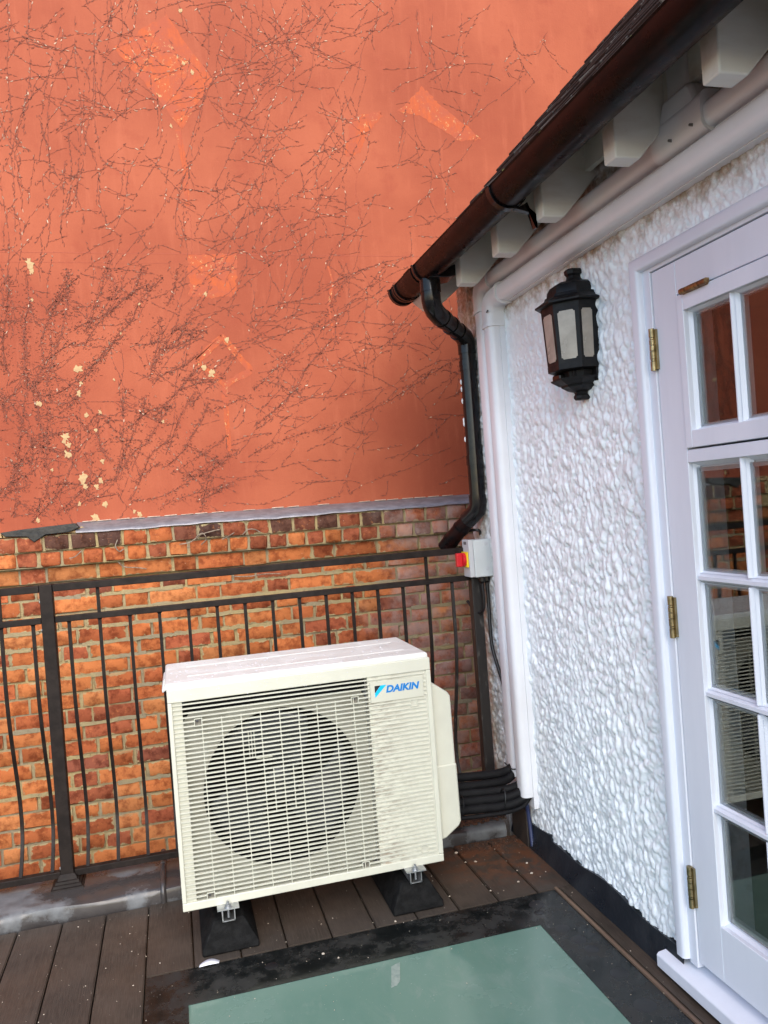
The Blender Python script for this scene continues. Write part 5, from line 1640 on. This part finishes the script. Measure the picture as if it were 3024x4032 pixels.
for x, y in ((1.243, 3.115), (1.268, 3.125)):
    MB().lathe([(0.013, 0.0), (0.013, -0.008), (0.0155, -0.008), (0.0155, -0.020), (0.010, -0.028), (0.006, -0.030)], (x, y, 1.043), 8).build('gland', 'plastic_black', sw)
c1_ = MB().tube(cr([(1.268,3.125,1.02),(1.268,3.122,0.92),(1.264,3.115,0.84),(1.262,3.10,0.74),(1.272,3.05,0.62),(1.276,3.00,0.52)], 6), 0.0075, 10).build('cable', 'cable_black', None, smooth=True)
tag(c1_, 'black cable dropping from the switch box and slipping behind the trunking', 'cable')
c2_ = MB().tube(cr([(1.243,3.115,1.02),(1.246,3.118,0.96),(1.246,3.125,0.91),(1.238,3.15,0.885),(1.225,3.19,0.90),(1.215,3.23,0.93)], 6), 0.0065, 10).build('cable', 'cable_black', None, smooth=True)
tag(c2_, 'short black cable looping back from the switch box to the post', 'cable')
c3_ = MB().tube(cr([(1.283,3.20,1.215),(1.268,3.17,1.232),(1.240,3.19,1.235),(1.21,3.26,1.22)], 6), 0.006, 8).build('cable', 'cable_black', None, smooth=True)
tag(c3_, 'bent black cable stub above the switch box', 'cable')
c4_ = MB().tube(cr([(1.255,2.85,0.19),(1.262,2.86,0.14),(1.265,2.855,0.08),(1.262,2.84,0.012)], 6), 0.008, 10).build('cable', 'cable_blue', None, smooth=True)
tag(c4_, 'dark blue cable hanging to the deck under the trunking', 'cable')

# ================================================================== INSULATED PIPES
labs = ['topmost black lagged pipe from the unit to the trunking', 'second black lagged pipe down in the bundle', 'third black lagged pipe down, sagging behind the others', 'fourth black lagged pipe down, with cable ties', 'lowest thick black lagged pipe of the bundle', 'thin black hose under the lagged pipe bundle']
specs = [
 ([(0.88,2.93,0.296),(0.98,2.935,0.290),(1.09,2.940,0.281),(1.165,2.942,0.276),(1.225,2.943,0.282),(1.256,2.943,0.310),(1.264,2.943,0.36)], .0165),
 ([(0.88,2.90,0.288),(0.98,2.905,0.266),(1.09,2.910,0.256),(1.165,2.918,0.250),(1.220,2.925,0.256),(1.252,2.932,0.285),(1.262,2.935,0.34)], .0165),
 ([(0.88,2.88,0.270),(0.97,2.883,0.246),(1.07,2.885,0.236),(1.16,2.885,0.230),(1.215,2.872,0.238),(1.246,2.852,0.262),(1.256,2.846,0.32)], .0165),
 ([(0.88,2.84,0.236),(0.97,2.850,0.226),(1.07,2.855,0.217),(1.15,2.855,0.212),(1.210,2.845,0.220),(1.245,2.838,0.245),(1.256,2.836,0.30)], .0170),
 ([(0.88,2.83,0.208),(0.97,2.835,0.200),(1.07,2.838,0.192),(1.15,2.838,0.187),(1.212,2.832,0.196),(1.250,2.826,0.222),(1.262,2.824,0.28)], .0170),
 ([(0.88,2.82,0.184),(0.97,2.818,0.178),(1.07,2.818,0.172),(1.16,2.820,0.168),(1.225,2.822,0.178),(1.260,2.822,0.21)], .0075)]
for lab, (pts, r) in zip(labs, specs):
    P = cr(pts, 6)
    o = MB().tube(P, r, 16).build('lagged_pipe', 'foam_black', None, smooth=True)
    tag(o, lab, 'pipe', 'black lagged pipes between the unit and the trunking')
for x, dy in ((0.985, 0.0), (1.155, 0.004)):
    P = []
    for k in range(25):
        a = 2*math.pi*k/24
        P.append((x+0.006*math.sin(a), 2.846+0.026*math.cos(a), 0.208+0.040*math.sin(a)))
    o = MB().tube(P, 0.0024, 6).build('cable_tie', 'tie_black', None, smooth=True)
    tag(o, 'black cable tie round the lagged pipes, ' + ('nearer the unit' if x < 1.1 else 'nearer the trunking'), 'cable tie', 'cable ties on the pipe bundle')

# ================================================================== CORNER DEBRIS, CHIPS, PETAL
def lump(mb, x, y, z, r, fl=0.6):
    n = 6
    vs = []
    for h_, k_ in ((-0.4*fl, 0.75), (0.15*fl, 1.0), (0.8*fl, 0.5)):
        for i in range(n):
            a = 2*math.pi*i/n
            q = r*k_*rng.uniform(0.7, 1.2)
            vs.append((x+q*math.cos(a), y+q*math.sin(a)*rng.uniform(0.8, 1.1), z+r*h_))
    fs = []
    for b in (0, 1):
        for i in range(n): fs.append((b*n+i, b*n+(i+1) % n, (b+1)*n+(i+1) % n, (b+1)*n+i))
    fs += [tuple(range(n))[::-1], tuple(range(2*n, 3*n))]
    mb.add(vs, fs)
so_ = MB()
for k in range(900):
    x = rng.gauss(1.10, 0.11); y = rng.gauss(3.09, 0.055)
    if x > 1.25 or y < 3.02 or y > 3.3: continue
    lump(so_, x, y, 0.058, rng.uniform(0.003, 0.009))
for k in range(500):
    x = rng.gauss(1.16, 0.08); y = 2.985-abs(rng.gauss(0, 0.05))
    if x > 1.255: continue
    lump(so_, x, y, 0.001, rng.uniform(0.0012, 0.004))
tag(so_.build('grit', 'soil', None, smooth=True), 'rust-brown soil and grit washed into the corner of the ledge', 'grit', kind='stuff')
for k, (x, y, w_, d_, rz, lab) in enumerate(((1.12, 3.12, 0.075, 0.035, 0.5, 'broken mortar lump lying in the corner grit'), (1.195, 3.09, 0.03, 0.06, 0.1, 'dark wood offcut lying in the corner grit'))):
    o = box('rubble_piece', 'rubble' if k == 0 else 'dark_timber', None, x-w_/2, x+w_/2, y-d_/2, y+d_/2, 0.058, 0.09, bevel=0.006)
    o.rotation_euler = (0.1, 0.12, rz); tag(o, lab, 'rubble')
o = box('timber_batten', 'dark_timber', None, 1.252, 1.272, 2.86, 3.0, 0.0, 0.14, bevel=0.003)
tag(o, 'dark weathered timber batten standing against the wall corner', 'batten')
ch_ = MB()
for k in range(650):
    x = rng.uniform(-0.75, 1.24); y = rng.uniform(1.6, 2.98)
    on_glass = GL['x0'] < x < GL['x1'] and y < GL['y1']
    r = rng.choice((0.0007, 0.0008, 0.001, 0.001, 0.0013, 0.0018, 0.0024)) * (0.75 if on_glass else 1)
    lump(ch_, x, y, (-0.0012 if on_glass else 0.0005), r, 0.7)
for (x, y, r) in ((0.985,2.60,.004),(0.984,2.84,.0045),(1.132,2.70,.0035),(0.84,2.62,.004),(1.17,2.66,.006),(0.62,2.535,.005),(0.98,2.93,.008),(1.02,2.83,.006),(1.10,2.62,.005),(0.40,2.40,.004),(0.36,2.44,.005),(1.19,2.74,.005)):
    lump(ch_, x, y, 0.001, r, 0.7)
tag(ch_.build('paint_chips', 'chip_white', None), 'pale paint chips and crumbs scattered over the deck and glass', 'chips', kind='stuff')
pt = MB()
n = 9; vs = []; fs = []
for i in range(n):
    t_ = i/(n-1); wd_ = 0.013*math.sin(math.pi*(0.08+0.84*t_))
    x = -0.012+0.060*t_
    vs += [(x, 2.517-wd_*0.5, 0.0012+0.004*math.sin(math.pi*t_)), (x+0.003, 2.523+wd_, 0.0030+0.006*math.sin(math.pi*t_))]
for i in range(n-1): fs.append((2*i, 2*i+2, 2*i+3, 2*i+1))
po = pt.add(vs, fs).build('petal', 'petal', None, smooth=True)
sm_ = po.modifiers.new('thick', 'SOLIDIFY'); sm_.thickness = 0.0012
tag(po, 'single white petal lying on the deck in front of the left rubber block', 'petal')
